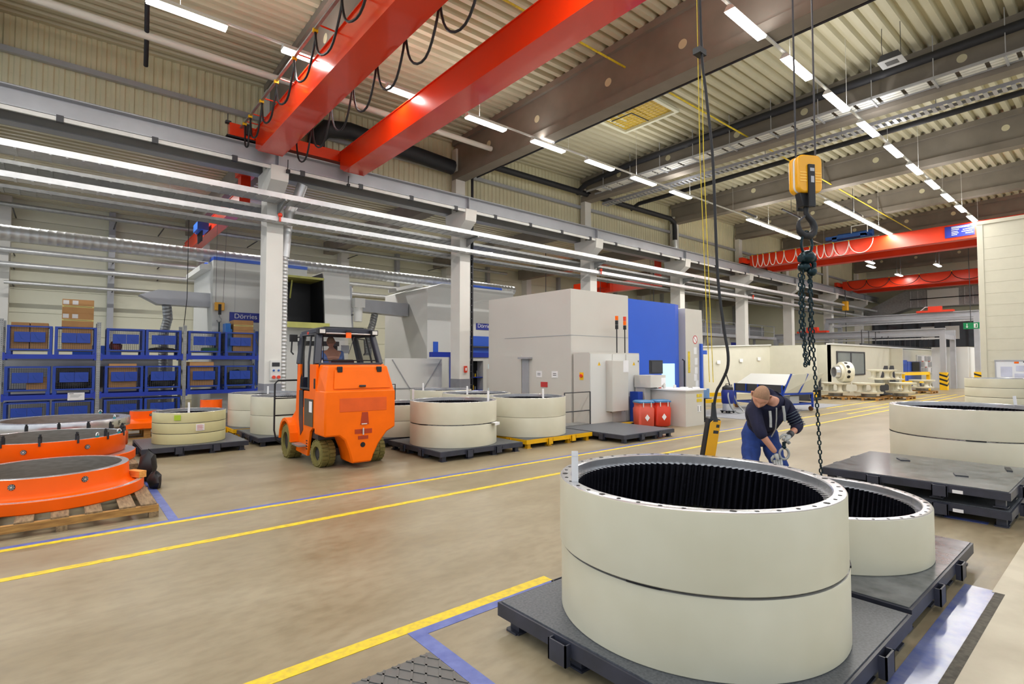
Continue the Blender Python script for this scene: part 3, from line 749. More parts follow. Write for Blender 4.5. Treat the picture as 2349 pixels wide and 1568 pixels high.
festoon(c1, 4.97, [15.6, 14.3, 12.95, 11.65, 10.4, 9.15, 7.9, 6.6, 5.3, 4.0], 8.5, .98)
MB().cyl((3.42, 16.75, 8.78), (3.42, 16.75, 9.06), .012, 6).box(3.36, 16.68, 8.78, 3.5, 16.82, 8.84).build('antenna', 'dark_steel', c1)
MB().box(3.86, 16.5, 8.50, 4.0, 16.6, 8.8).build('junction_box', 'charcoal', c1, smooth=False)
MB().cyl((6.9, 16.4, 7.94), (6.9, 16.42, 7.66), .016, 6).box(6.86, 16.36, 7.60, 6.94, 16.46, 7.68).build('collector_arm', 'black', c1)
MB().cyl((5.0, 16.4, 8.0), (5.0, 16.42, 7.66), .012, 6).box(4.96, 16.36, 7.60, 5.06, 16.46, 7.70).build('collector_arm', 'black', c1)
# trolley above the hook
t = thing('crane_trolley', 'hoist trolley on the near crane, above the hook ropes and outside the photo', 'hoist', (5.65, 2.6, 8.71))
MB().box(-1.3, -.5, .05, 1.9, -.35, .2).box(-1.3, .35, .05, 1.9, .5, .2).box(-.4, -.35, .08, .8, .35, .2).build('frame', 'red', t, smooth=False)
MB().cyl((-.3, 0, .45), (1.6, 0, .45), .2, 20).build('drum', 'dark_steel', t)
c2 = crane('second red twin girder crane farther down the hall, with blue sign', 34.5, -3, 16.45, 8.12, 8.92, .55, 2.5, 'crane_red')
festoon(c2, 34.35, [16.2, 15.85, 15.5, 15.1, 14.7, 14.2, 13.5, 12.7, 12.3, 11.9, 11.4, 10.6, 9.4], 8.85, .75, 'lamp_body')
o = MB().box(34.49, 5.1, 8.26, 34.5, 6.27, 8.84).build('sign_board', 'sign_blue', c2, smooth=False)
for i, (a, b, z) in enumerate(((6.0, 5.15, 8.78), (6.0, 5.3, 8.72), (6.0, 5.7, 8.64), (5.55, 5.15, 8.60), (6.0, 5.75, 8.54), (5.6, 5.2, 8.50), (6.0, 5.72, 8.46), (6.0, 5.78, 8.38), (5.45, 5.15, 8.40))):
    MB().box(34.484, b, z-.016, 34.488, a, z+.016).build('printed_line', 'paper', o, smooth=False)
t = thing('crane_trolley', 'blue hoist trolley with white frame on the second red crane', 'hoist', (35.9, 10.6, 8.975))
MB().box(-1.6, -.85, 0, 1.5, -.6, .22).box(-1.6, .6, 0, 1.5, .85, .22).box(-1.6, -.85, .1, -1.3, 1.2, .3).build('frame', 'crane_blue', t, smooth=False)
MB().cyl((-.4, -.9, .4), (-.4, .9, .4), .22, 14).build('drum', 'crane_blue', t)
MB().tube([(-1.4, -.9, .3), (-1.4, -.9, .75), (-1.4, -.1, .75), (-1.4, -.1, .3)], .03, 6).build('guard', 'lamp_body', t)
c3 = crane('third red twin girder crane, the hindmost, with cable loops', 51.5, -3, 16.45, 8.05, 8.85, .6, 2.6, 'crane_red')
festoon(c3, 51.35, [16.0, 14.6, 13.0, 11.0, 9.0, 7.0, 5.0], 8.8, .7)
# small crane in the side bay, seen above the trays
t = thing('bridge_crane', 'small orange red single girder crane in the side bay behind the trays', 'crane', (0, 0, 0), 0, 'red bridge cranes of the hall')
mb = MB(); girder(mb, 4.35, 4.75, 19.5, 30.2, 7.2, 7.75); mb.build('girder', 'crane_red', t, smooth=False)
MB().box(4.3, 18.1, 8.2, 4.8, 19.8, 8.45).build('girder_end', 'crane_red', t, smooth=False)
MB().box(4.4, 19.4, 7.5, 4.7, 19.8, 8.3).build('hanger', 'crane_red', t, smooth=False)
MB().box(3.1, 30.2, 7.0, 6.0, 30.45, 7.25).box(4.3, 30.0, 7.0, 4.8, 30.3, 7.6).build('end_carriage', 'crane_red', t, smooth=False)
MB().cyl((4.0, 25, 7.4), (4.3, 25, 7.4), .22, 14).box(3.9, 24, 7.2, 4.3, 24.9, 7.5).build('hoist', 'crane_blue', t)
for k in range(4): MB().tube([(4.1, 24.2+.25*k, 7.3), (4.1, 24.25+.25*k, 6.8), (4.1, 24.4+.25*k, 7.3)], .03, 6).build('festoon_cable', 'black', t)
t = thing('bridge_crane', 'low red crane girder seen above the blue machine in the side bay', 'crane', (0, 0, 0), 0, 'red bridge cranes of the hall')
mb = MB(); girder(mb, 27.8, 28.3, 19.0, 30, 6.6, 7.2); mb.build('girder', 'crane_red', t, smooth=False)
MB().box(27.8, 18.1, 8.2, 28.3, 19.3, 8.4).box(27.9, 19.0, 7.1, 28.2, 19.3, 8.3).build('girder_end', 'crane_red', t, smooth=False)
MB().box(26.5, 30.0, 6.7, 29.6, 30.3, 6.95).build('end_carriage', 'crane_red', t, smooth=False)
MB().box(27.2, 23, 6.9, 27.8, 25.5, 7.35).build('hoist', 'red', t, smooth=False)
# ================================================================ ROOF SERVICES
t = thing('roof_hatch', 'square yellowish smoke vent with wire grid in the roof', 'roof vent', (15.3, 11.5, roofz(15.3, 11.5)-.03))
w = 1.2
fr = MB().box(-w, -w+.0, -.08, w, -w+.12, .02).box(-w, w-.12, -.08, w, w, .02).box(-w, -w+.12, -.08, -w+.12, w-.12, .02).box(w-.12, -w+.12, -.08, w, w-.12, .02)
fr.build('frame', 'sidewall', t, smooth=False)
MB().box(-w+.1, -w+.1, .03, w-.1, w-.1, .06).build('panel', mat('amber_panel', (206, 178, 96), .5), t, smooth=False)
mb = MB()
for i in range(1, 14):
    p = -w + 2*w*i/14; mb.box(p-.006, -w+.1, .0, p+.006, w-.1, .012).box(-w+.1, p-.006, .0, w-.1, p+.006, .012)
mb.build('wire_grid', 'yellow_paint', t, smooth=False)
MB().bar((-.1, .8, -.1), (-.1, -.1, -.12), .03).bar((-.1, -.1, -.12), (.9, -.1, -.1), .03).build('opener', 'dark_steel', t, smooth=False)
def pipe(name, label, cat, pts, r, m, group=None, n_=10):
    return tag(MB().tube(pts, r, n_).build(name, m), label, cat, group)
pipe('yellow_pipe', 'thin yellow gas pipe under the roof running along the hall', 'pipe', [(-2, 9.15, 10.1), (11.5, 9.0, 10.1), (40, 8.9, 10.1)], .028, 'yellow_paint')
pipe('yellow_pipe', 'short crosswise yellow pipe under the roof at the upper right', 'pipe', [(13.9, 4.6, 10.8), (14.2, 2.2, 10.9), (14.0, -1, 11.0)], .022, 'yellow_paint')
pipe('white_duct', 'long pale round pipe under the roof beside the wall-side lamps', 'pipe', [(XA, 14.9, 9.6), (11.6, 14.9, 9.6)], .09, 'column')
pipe('black_pipe', 'thick black lagged pipe across the roof before the second concrete beam', 'pipe', [(18.6, 17.2, 10.0), (18.6, 16.6, 10.3), (18.6, 14, 10.5), (18.6, -4, 10.62)], .13, 'insul', 'black lagged roof pipes')
pipe('black_pipe', 'black lagged pipe across the roof between the second and third beams', 'pipe', [(22.8, 17.2, 10.0), (22.8, 16.7, 10.2), (22.8, -4, 10.45)], .1, 'insul', 'black lagged roof pipes')
pipe('black_pipe', 'black lagged pipe along the top of the wall', 'pipe', [(12.2, 17.03, 9.98), (22.3, 17.03, 10.05), (26.2, 17.03, 10.08), (26.6, 17.03, 9.9), (26.65, 17.03, 9.5), (26.65, 17.03, 8.9)], .13, 'insul', 'black lagged roof pipes', 12)
pipe('black_pipe', 'black branch pipe dropping down beside the second white column', 'pipe', [(13.3, 17.2, 9.95), (12.7, 17.1, 9.6), (12.35, 17.1, 9.3), (12.35, 17.1, 8.4), (12.35, 17.1, .4)], .055, 'insul', 'black lagged roof pipes')
pipe('silver_duct', 'silver duct continuing down below the black pipe elbow', 'duct', [(26.65, 17.03, 8.9), (26.65, 17.03, 8.32)], .15, 'galv')
pipe('black_duct', 'fat black duct high on the wall behind the near crane', 'duct', [(11.4, 17.1, 9.5), (7.2, 17.1, 9.75), (6.4, 17.1, 9.6), (6.1, 17.1, 9.2), (6.05, 17.1, 8.6)], .28, 'insul')
pipe('black_duct', 'dark round duct end at the upper left edge of the photo', 'duct', [(-2.6, 17.1, 9.7), (-1.5, 17.05, 9.7)], .3, 'insul')
pipe('black_tube', 'thin black conduit along the bottom edge of the first long beam', 'conduit', [(12.15, 16.5, 9.12), (12.15, -4, 9.12)], .03, 'insul')
pipe('drop_pipe', 'black drop pipe with cap hanging above the left strip lamp', 'pipe', [(1.35, 15.6, 9.2), (1.3, 15.0, 9.5), (1.2, 14, 10.53)], .05, 'insul')
t = thing('cable_ladder', 'wide cable ladder with bright cables under the second long roof beam', 'cable ladder', (0, 0, 0))
mb = MB().box(18.5, -5, 9.86, 18.53, 16.5, 9.94).box(19.09, -5, 9.86, 19.12, 16.5, 9.94)
for i in range(14):
    y = -4 + i*1.5; mb.box(18.45, y, 9.82, 19.14, y+.05, 9.86).box(18.52, y, 9.94, 18.54, y+.02, roofz(18.5, y))
mb.build('ladder', 'steel_grey', t, smooth=False)
for j, x in enumerate((18.57, 18.74, 18.92)):
    mb = MB(); y = -5
    while y < 16:
        mb.box(x, y, 9.87, x+.12, y+.52, 9.9); y += .62
    mb.build('cable_tray_plate', 'lamp_body', t, smooth=False)
t = thing('cable_ladder', 'perforated grey cable ladder crossing under the roof beyond the second beam', 'cable ladder', (0, 0, 0))
mb = MB().box(20.1, -5, 9.68, 20.13, 16.9, 9.78).box(20.5, -5, 9.68, 20.53, 16.9, 9.78); y = -5
while y < 16.8: mb.box(20.1, y, 9.66, 20.53, y+.1, 9.68); y += .2
for i in range(8): mb.box(20.3, -4+2.6*i, 9.7, 20.32, -4+2.6*i+.02, roofz(20.3, -4+2.6*i))
mb.build('ladder', 'steel_grey', t, smooth=False)
# wall floodlight and detectors hanging from the roof
t = thing('hanging_projector', 'square projector lamp hanging on wires under the roof at the upper right', 'floodlight', (17.0, 4.1, 10.1))
MB().prism([(-.28, -.05), (.28, -.05), (.2, .12), (-.2, .12)], -.25, .25, 'X').build('housing', 'dark_steel', t, smooth=False)
MB().box(-.26, -.28, -.06, .26, .28, -.05).build('front_plate', 'steel_grey', t, smooth=False)
MB().box(-.12, -.14, -.066, .12, .14, -.06).build('lens', 'charcoal', t, smooth=False)
MB().tube([(0, .2, .1), (.02, .24, .5), (0, .22, 1.0)], .008, 5).tube([(0, -.2, .1), (.0, -.2, 1.0)], .008, 5).build('hanger_wire', 'dark_steel', t)
for i, (x, y) in enumerate(((28.9, 13.4), (31.0, 11.9), (33.2, 9.6))):
    t = thing('pipe_stub', 'short black pipe with pale round end under the roof, %s from the left' % ords[i], 'pipe', (x, y, 9.9), 0, 'black pipe stubs under the roof')
    MB().cyl((-1.6, .3, .25), (0, 0, 0), .05, 8).build('pipe', 'insul', t); MB().cyl((0, 0, -.02), (.03, 0, -.02), .09, 12).build('end_cap', 'column', t)
    MB().box(-.8, .15, .1, -.78, .17, roofz(x, y)-9.9).build('hanger', 'dark_steel', t, smooth=False)
# spiral ducts of the side bay
def spiral(name, label, pts, r, m='galv', pitch=.14):
    pts = [Vector(p) for p in pts]; q = []; rs = []
    for a, b in zip(pts, pts[1:]):
        L = (b-a).length; k = max(2, int(L/pitch))
        for i in range(k):
            for s, d in ((0, 0), (.12, .012), (.24, 0)):
                q.append(a + (b-a)*((i+s)/k)); rs.append(r+d)
    q.append(pts[-1]); rs.append(r)
    o = MB().tube(q, rs, 14).build(name, m, ang=60); return tag(o, label, 'duct')
spiral('spiral_duct', 'big silver spiral duct running the length of the side bay', [(-2.1, 23, 5.98), (5, 23, 5.98), (12, 23, 5.98), (19.5, 23, 5.98)], .25, pitch=.22)
spiral('spiral_duct', 'bent silver duct end rising at the left edge of the photo', [(-2.1, 23, 5.98), (-2.35, 23, 6.2), (-2.9, 22.9, 7.4)], .24, pitch=.22)
spiral('spiral_duct', 'upright spiral duct standing beside the first white column', [(5.2, 17.3, .0), (5.2, 17.3, 5.2)], .12, pitch=.11)
pipe('vertical_duct', 'smooth silver duct going up through the trays beside the first column', 'duct', [(5.2, 17.3, 5.2), (5.3, 17.3, 6.6), (5.6, 17.3, 7.2), (5.7, 17.2, 7.6)], .16, 'galv')
# ================================================================ RACK WITH MESH BOXES
RY = 21.0
t = thing('pallet_rack', 'blue and galvanised pallet rack full of blue mesh boxes', 'rack', (0, 0, 0))
UX = [-1.42, .80, 3.12, 5.52]
for x in UX:
    for yy in (RY, RY+.9):
        mb = MB().box(x-.05, yy, 0, x+.05, yy+.09, 3.15)
        mb.slot(1)
        for i in range(56):
            z = .06 + i*.055
            for dx in (-.028, .016): mb.box(x+dx, yy-.001, z, x+dx+.012, yy+.0, z+.022)
        mb.slot(0).build('upright', ['galv_dull', 'hole'], t, smooth=False)
    mb = MB()
    for i in range(5): mb.bar((x, RY+.08, .2+i*.55), (x, RY+.92, .75+i*.55), .025)
    mb.build('brace', 'galv_dull', t, smooth=False)
for x0, x1 in zip(UX, UX[1:]):
    for z in (.80, 2.0):
        for yy in (RY-.03, RY+.94): MB().box(x0+.05, yy, z, x1-.05, yy+.05, z+.13).box(x0+.05, yy-.005, z-.04, x0+.1, yy+.05, z+.18).box(x1-.1, yy-.005, z-.04, x1-.05, yy+.05, z+.18).build('beam', 'rack_blue', t, smooth=False)
o = MB().box(-.04, -.008, -.13, .36, 0, .1).build('notice_card', 'paper', smooth=False); o.location = (.13, RY-.036, .87)
mb = MB().box(.0, -.010, .06, .1, -.0085, .075)
for i in range(3): mb.box(.02, -.010, .02-.03*i, .3-.04*i, -.0085, .027-.03*i)
mb.build('printed_lines', 'ink', o, smooth=False); tag(o, 'white notice card on the lower blue rack beam', 'sign')
def meshbox_proto():
    t = thing('mesh_box', 'x', 'mesh box', (0, 0, 0), 0, 'blue mesh boxes on the rack')
    a, b, H = .5, .42, .84
    for sx in (-1, 1):
        for sy in (-1, 1):
            MB().box(sx*a-.035*(sx > 0)*2+.0, sy*b-.035*(sy > 0)*2, .1, sx*a+.07*(sx < 0), sy*b+.07*(sy < 0), H).box(sx*a-.1*(sx > 0), sy*b-.1*(sy > 0), 0, sx*a+.1*(sx < 0), sy*b+.1*(sy < 0), .1).build('post', 'blue', t, smooth=False)
    fr = MB()
    for z in (.12, H-.04):
        fr.box(-a, -b, z, a, -b+.04, z+.045).box(-a, b-.04, z, a, b, z+.045).box(-a, -b, z, -a+.04, b, z+.045).box(a-.04, -b, z, a, b, z+.045)
    for sx, sy in ((-a, -b), (a-.04, -b), (-a, b-.04), (a-.04, b-.04)): fr.box(sx+.005, sy+.005, .12, sx+.035, sy+.035, H)
    fr.build('frame', 'blue', t, smooth=False)
    fr = MB().box(-a, -b, .1, a, b, .12); fr.build('floor_sheet', 'dark_steel', t, smooth=False)
    mb = MB()
    for i in range(1, 19):
        x = -a + 2*a*i/19; mb.box(x-.003, -b+.012, .16, x+.003, -b+.018, H-.04).box(x-.003, b-.018, .16, x+.003, b-.012, H-.04)
    for i in range(1, 16):
        y = -b + 2*b*i/16; mb.box(-a+.012, y-.003, .16, -a+.018, y+.003, H-.04).box(a-.018, y-.003, .16, a-.012, y+.003, H-.04)
    for i in range(1, 13):
        z = .16 + (H-.2)*i/13
        mb.box(-a, -b+.012, z-.003, a, -b+.018, z+.003).box(-a, b-.018, z-.003, a, b-.012, z+.003).box(-a+.012, -b, z-.003, -a+.018, b, z+.003).box(a-.018, -b, z-.003, a-.012, b, z+.003)
    mb.build('wire_mesh', 'dark_steel', t, smooth=False)
    p = MB().box(-.34, -b-.012, .36, .005, -b+.006, .66).box(.012, -b-.012, .36, .34, -b+.006, .66)
    p.build('document_plate', 'blue', t, smooth=False)
    mb = MB()
    for s in (-.24, .1): mb.tube([(s, -b-.014, .6), (s+.06, -b-.014, .46), (s+.14, -b-.014, .43)], .004, 4)
    mb.build('plate_groove', 'crane_blue', t)
    return t
bp_ = meshbox_proto(); bu = False
boxes = [(-.80, 2.13, 'upper shelf, far left, with two carton tops'), (.25, 2.13, 'upper shelf, under the tall carton stack'), (1.49, 2.13, 'upper shelf, third from left, red parts inside'), (2.52, 2.13, 'upper shelf, fourth, nearly empty'), (3.72, 2.13, 'upper shelf, fifth, green tray inside'), (4.86, 2.13, 'upper shelf, right end, under a single carton'),
         (-.82, .93, 'lower shelf, far left, small carton inside'), (.23, .93, 'lower shelf, second, grey cables inside'), (1.47, .93, 'lower shelf, third, carton inside'), (2.52, .93, 'lower shelf, fourth, dark parts inside'), (3.72, .93, 'lower shelf, fifth, large carton inside'), (4.86, .93, 'lower shelf, right end, dark hoses inside'),
         (-.82, 0, 'floor level under the rack, far left'), (.23, 0, 'floor level under the rack, second from left'), (1.47, 0, 'floor level under the rack, third from left'), (2.52, 0, 'floor level under the rack, fourth from left')]
for x, z, lab in boxes:
    lab = 'blue mesh box on the ' + lab if z > .1 else 'blue mesh box at ' + lab
    if not bu: t = bp_; t.location = (x, RY+.45, z); t['label'] = lab; bu = True
    else: t = dup(bp_, (x, RY+.45, z), 0, lab, 'blue mesh boxes on the rack')
    if z == 0: t.scale = (1, 1, .85)
def carton(cx, cy, z, w, d, h, lab, tape=True, labels=0):
    t = thing('carton', lab, 'carton', (cx, cy, z), 0, 'brown cartons on the rack')
    MB().box(-w/2, -d/2, 0, w/2, d/2, h).build('carton_box', 'carton', t, smooth=False, bevel=.006)
    if tape:
        MB().box(-w/2, -d/2-.002, h*.42, w/2, -d/2, h*.42+.05).build('warning_tape', mat('pale_tape', (236, 220, 140), .5), t, smooth=False)
        mb = MB()
        mb.box(-w/2+.04, -d/2-.004, h*.42+.02, w/2-.04, -d/2-.002, h*.42+.03)
        mb.build('tape_print', 'ink', t, smooth=False)
    for i in range(labels):
        MB().box(-w/2+.02+i*.22, -d/2-.003, h*.62, -w/2+.16+i*.22, -d/2, h*.92).build('paper_label', 'paper', t, smooth=False)
    return t
b0 = 2.13+.12
carton(-1.02, RY+.45, b0, .4, .6, .82, 'left one of the two cartons in the far left upper mesh box', False)
carton(-.60, RY+.45, b0, .4, .6, .82, 'right one of the two cartons in the far left upper mesh box', False)
carton(.28, RY+.45, b0, .72, .66, .74, 'lowest carton of the tall stack, inside the mesh box', False)
carton(.28, RY+.45, b0+.74, .76, .68, .42, 'middle carton of the tall stack with taped front', True, 2)
carton(.28, RY+.45, b0+1.16, .76, .68, .42, 'topmost carton of the tall stack, highest on the rack', True, 2)
carton(4.98, RY+.45, b0, .68, .66, .80, 'carton inside the right end upper mesh box', False)
carton(4.98, RY+.45, b0+.80, .66, .6, .38, 'taped carton on top above the right end mesh box', True)
carton(-.62, RY+.4, .93+.12, .46, .5, .4, 'small carton in the far left lower mesh box', False)
carton(1.44, RY+.45, .93+.12, .72, .6, .80, 'carton standing out of the third lower mesh box', False)
carton(3.66, RY+.45, .93+.12, .74, .66, .86, 'large carton in the fifth lower mesh box', False)
lumpy('part_pile', 'heap of grey cables inside the second lower mesh box', 'cables', (.23, RY+.45, 1.05), (.42, .34, .3), 'dark_steel', 5)
lumpy('part_pile', 'dark machine parts inside the fourth lower mesh box', 'parts', (2.52, RY+.45, 1.05), (.42, .34, .28), 'charcoal', 6)
lumpy('part_pile', 'dark green hoses inside the right end lower mesh box', 'hoses', (4.86, RY+.45, 1.05), (.42, .34, .3), mat('dark_green_hose', (38, 56, 48), .5), 8)
lumpy('part_pile', 'small red and grey parts inside the third upper mesh box', 'parts', (1.25, RY+.35, 2.25), (.16, .2, .2), mat('dull_red', (130, 44, 40), .5), 9)
lumpy('part_pile', 'black cable coil inside the fourth upper mesh box', 'cables', (2.5, RY+.45, 2.25), (.4, .34, .08), 'black', 10)
o = MB().box(-.22, -.2, 0, .22, .2, .16).build('plastic_crate', mat('green_crate', (16, 110, 60), .5), smooth=False, bevel=.01); o.location = (3.92, RY+.4, 2.25); tag(o, 'dark green plastic crate in the fifth upper mesh box', 'crate')
o = MB().box(-.1, -.2, 0, .1, .2, .85).box(-.13, -.22, .5, .05, .22, 1.05).build('plastic_crate', mat('sky_blue_crate', (20, 120, 214), .4), smooth=False, bevel=.01); o.location = (4.52, RY+.4, 2.25); tag(o, 'bright blue plastic crate leaning beside the right end carton', 'crate')
# ================================================================ MACHINES OF THE SIDE BAY
def slab(root, name, m, x0, y0, z0, x1, y1, z1, bevel=0.0):
    return MB().box(x0, y0, z0, x1, y1, z1).build(name, m, root, smooth=False, bevel=bevel)
t = thing('machine_table', 'long low grey machine body behind the blue rack', 'machine', (0, 24.2, 0))
slab(t, 'body', 'steel_grey', -3, 0, 0, 3.2, 2, 2.0); slab(t, 'top_plate', 'galv_dull', -3.1, -.1, 2.0, 3.3, 2.1, 2.1); slab(t, 'guard_frame', 'dark_steel', -.3, -.12, 1.0, 1.9, -.1, 1.75)
slab(t, 'blue_cover', 'machine_blue', .2, .2, 2.1, 1.6, 1.2, 2.5)
def sign_d(root, x, y, z, size, w):
    s = MB().box(x-w/2, y-.02, z-.17*w, x+w/2, y, z+.17*w).build('name_plate', 'sign_blue', root, smooth=False)
    tm = text_mesh('lettering', 'Dörries', size, 'paper', s, (x+.04*w, y-.024, z+.03), FACE_Y)
# white machine, left, with blue top edge
t = thing('machine_tool', 'tall white machine enclosure with blue top edge behind the rack and first column', 'machine', (0, 0, 0), 0, 'big machine tools')
slab(t, 'enclosure', 'machine_white', 4.15, 22.2, 0, 7.6, 26, 5.72); slab(t, 'top_edge', 'machine_blue', 4.15, 22.15, 5.72, 7.6, 26, 5.84); slab(t, 'roof_lip', 'machine_white', 3.85, 22.6, 5.4, 4.15, 26, 5.6)
sign_d(t, 5.25, 22.19, 3.62, .26, 1.05)
for x in (4.9, 5.8): slab(t, 'panel_joint', 'steel_grey', x, 22.19, .1, x+.01, 22.2, 5.7)
slab(t, 'blue_door', 'machine_blue', 5.6, 22.17, 1.0, 6.2, 22.2, 3.1)
# dark open hood machine behind the forklift
t = thing('machine_hood', 'white machine hood with big black opening above the forklift', 'machine', (0, 0, 0), 0, 'big machine tools')
MB().prism([(7.55, 3.2), (8.62, 3.2), (8.48, 5.35), (7.48, 5.35)], 20, 21.2, 'Y').build('front_panel', 'machine_white', t, smooth=False)
MB().prism([(8.5, 3.2), (8.95, 3.2), (8.85, 5.0), (8.5, 5.0)], 20.6, 21.4, 'Y').build('rear_panel', 'steel_grey', t, smooth=False)
mb = MB().add([(6.1, 19.6, 3.35), (7.5, 20, 3.35), (7.45, 20.1, 5.3), (6.1, 20.6, 5.0), (6.1, 21.4, 3.35), (7.5, 21.4, 3.35), (7.45, 21.4, 5.3), (6.1, 21.4, 5.0)], [(4, 5, 6, 7), (0, 4, 7, 3), (1, 2, 6, 5), (0, 1, 5, 4)])
mb.build('black_lining', 'black', t, smooth=False)
slab(t, 'lower_trim', 'olive', 6.0, 19.55, 3.15, 7.56, 19.75, 3.35); slab(t, 'upper_trim', 'olive', 6.05, 20.0, 5.02, 7.5, 21.4, 5.1)
MB().bar((6.4, 20.5, 4.3), (6.5, 20.6, 5.0), .04).build('stay', 'olive', t, smooth=False)
slab(t, 'support', 'machine_white', 6.2, 20.6, 0, 8.6, 21.4, 3.3)
t = thing('mist_filter', 'white bucket shaped filter unit beside the hood', 'filter', (8.82, 19.9, 3.5))
MB().lathe([(0, 0), (.16, 0), (.19, .55), (0, .55)], 20).build('bucket', 'machine_white', t); slab(t, 'head', 'machine_white', -.2, -.18, .55, .22, .2, .92)
MB().bar((0, .1, .3), (0, .68, .3), .06).build('bracket', 'steel_grey', t, smooth=False)
t = thing('rectangular_duct', 'grey rectangular duct with pointed end above the left rack', 'duct', (0, 0, 0), 0, 'rectangular ducts in the side bay')
MB().prism([(1.95, 4.28), (2.5, 3.98), (4.15, 3.98), (4.15, 4.5), (2.5, 4.5)], 22.6, 23.2, 'Y').build('duct_body', 'steel_grey', t, smooth=False)
spiral('spiral_duct', 'flexible silver hose dropping from the left rectangular duct', [(2.8, 22.9, 3.98), (2.85, 22.9, 3.5), (2.72, 22.9, 2.9), (2.75, 22.9, .0)], .15, 'galv_dull', .1)
t = thing('rectangular_duct', 'grey rectangular duct between the hood and the tall white machine', 'duct', (0, 0, 0), 0, 'rectangular ducts in the side bay')
MB().prism([(9.5, 4.1), (12.0, 4.0), (12.0, 4.58), (9.9, 4.62), (9.6, 4.62)], 21.6, 22.2, 'Y').build('duct_body', 'steel_grey', t, smooth=False)
spiral('spiral_duct', 'short silver hose under the right rectangular duct', [(10.5, 21.9, 4.05), (10.4, 21.9, 3.6), (10.2, 21.9, 3.0), (10.2, 21.9, 2.2)], .15, 'galv_dull', .1)
# tall white and blue machine behind second column
t = thing('machine_tool', 'tall white machine with blue band behind the second white column', 'machine', (0, 0, 0), 0, 'big machine tools')
MB().prism([(12.05, 0), (12.05, 5.15), (12.85, 5.42), (13.3, 5.42), (13.9, 1.5), (13.9, 0)], 20, 24, 'Y').build('left_cover', 'machine_white', t, smooth=False)
MB().prism([(13.3, 0), (13.3, 5.42), (17.05, 5.42), (17.05, 0)], 20.1, 24, 'Y').build('enclosure', 'machine_white', t, smooth=False)
slab(t, 'blue_band', 'machine_blue', 13.75, 20.06, 2.35, 17.05, 20.1, 3.12); slab(t, 'blue_patch', 'machine_blue', 12.35, 19.98, 2.2, 12.6, 20, 2.8)
slab(t, 'top_edge', 'machine_blue', 14.2, 20.06, 5.42, 16.3, 22, 5.52)
sign_d(t, 15.2, 20.09, 3.58, .26, .9)
for z in (2.2, 2.6): MB().tube([(14.2, 19.9, z), (16.8, 19.9, z)], .05, 8).build('hand_rail', 'dark_steel', t)
slab(t, 'lit_opening', 'cyan_window', 14.9, 20.06, .2, 15.6, 20.09, 1.8)
slab(t, 'roof_lip', 'machine_white', 11.7, 20.4, 5.2, 12.05, 23, 5.35)
t = thing('tool_cupboard', 'blue framed tool cupboard with dark shelves beside the second column', 'cupboard', (12.9, 17.9, 0))
MB().box(-.75, 0, 0, -.3, .6, 2.1).box(.62, 0, 0, .9, .6, 2.1).box(-.3, .5, 0, .62, .6, 2.1).box(-.3, 0, 1.95, .62, .6, 2.1).build('body', 'machine_white', t, smooth=False)
slab(t, 'top_beam', 'rack_blue', -1.9, -.05, 2.1, .9, .2, 2.3); slab(t, 'post', 'rack_blue', -.95, -.05, 0, -.8, .2, 2.1)
slab(t, 'interior', 'black', -.3, .42, 0, .62, .5, 1.95)
for z in (.7, 1.25): slab(t, 'shelf', 'rack_blue', -.3, .02, z, .62, .42, z+.03)
rnd = random.Random(4)
for i in range(16):
    z = (.73, 1.28)[i % 2]; x = -.25+.1*(i//2)
    MB().cyl((x, .2, z), (x, .2, z+.12+rnd.random()*.15), .025, 8).build('tool_holder', ('galv_dull', 'yellow', 'dark_steel')[i % 3], t)
t = thing('guard_screen', 'pale sliding gate with diagonal bracing right of the forklift', 'gate', (9.9, 18.5, 0))
slab(t, 'panel', 'machine_white', -.6, 0, .1, 1.95, .04, 2.05)
MB().bar((-.3, -.02, 2.0), (.85, -.02, .3), .03).bar((1.9, -.02, 2.0), (.7, -.02, .3), .03).bar((-.6, -.02, .9), (1.9, -.02, .85), .03).build('bracing', 'steel_grey', t, smooth=False)
# rails
def hrail(label, x0, x1, y, h, m='dark_steel'):
    t = thing('hand_rail', label, 'railing', (x0, y, 0), 0, 'grey tubular railings')
    w = x1-x0
    MB().tube([(0, 0, 0), (0, 0, h), (w, 0, h), (w, 0, 0)], .02, 8).build('rail_frame', m, t); MB().tube([(0, 0, h*.5), (w, 0, h*.5)], .016, 8).build('middle_rail', m, t)
hrail('grey tubular railing right of the forklift cab', 6.9, 8.0, 15.2, 1.2)
hrail('grey railing before the big grey machine', 10.5, 11.55, 10.2, 1.05)
MB_ = MB().box(10.55, 10.25, 0, 11.6, 10.7, .14).build('step_plate', 'galv_dull', smooth=False); tag(MB_, 'low metal step beside the grey machine railing', 'step')
# ================================================================ BIG GREY AND BLUE MACHINE
t = thing('machine_tool', 'huge grey machine cabin with blue sliding door in the middle of the hall', 'machine', (0, 0, 0), 0, 'big machine tools')
FY = 10.9
slab(t, 'cabin', 'machine_grey', 11.5, FY, 0, 14.25, 14.9, 4.10); slab(t, 'cabin_joint', 'steel_grey', 11.49, FY-.008, 2.70, 14.25, 14.0, 2.715)
slab(t, 'rear_cabin', 'machine_grey', 14.25, FY+.3, 0, 18.6, 14.2, 3.95)
mb = MB(); pl = [(14.25, FY+.02), (17.05, FY+.02), (17.35, FY+.08), (17.5, FY+.3), (14.25, FY+.3)]
mb.prism([(x, y) for x, y in pl], .12, 4.02, 'Z'); d = mb.build('sliding_door', 'machine_blue', t, smooth=False)
slab(d, 'door_window', 'cyan_window', 16.15, FY-.0, .55, 16.95, FY+.02, 1.85); slab(d, 'door_window', 'cyan_window', 14.35, FY-.0, 1.3, 14.5, FY+.02, 1.85)
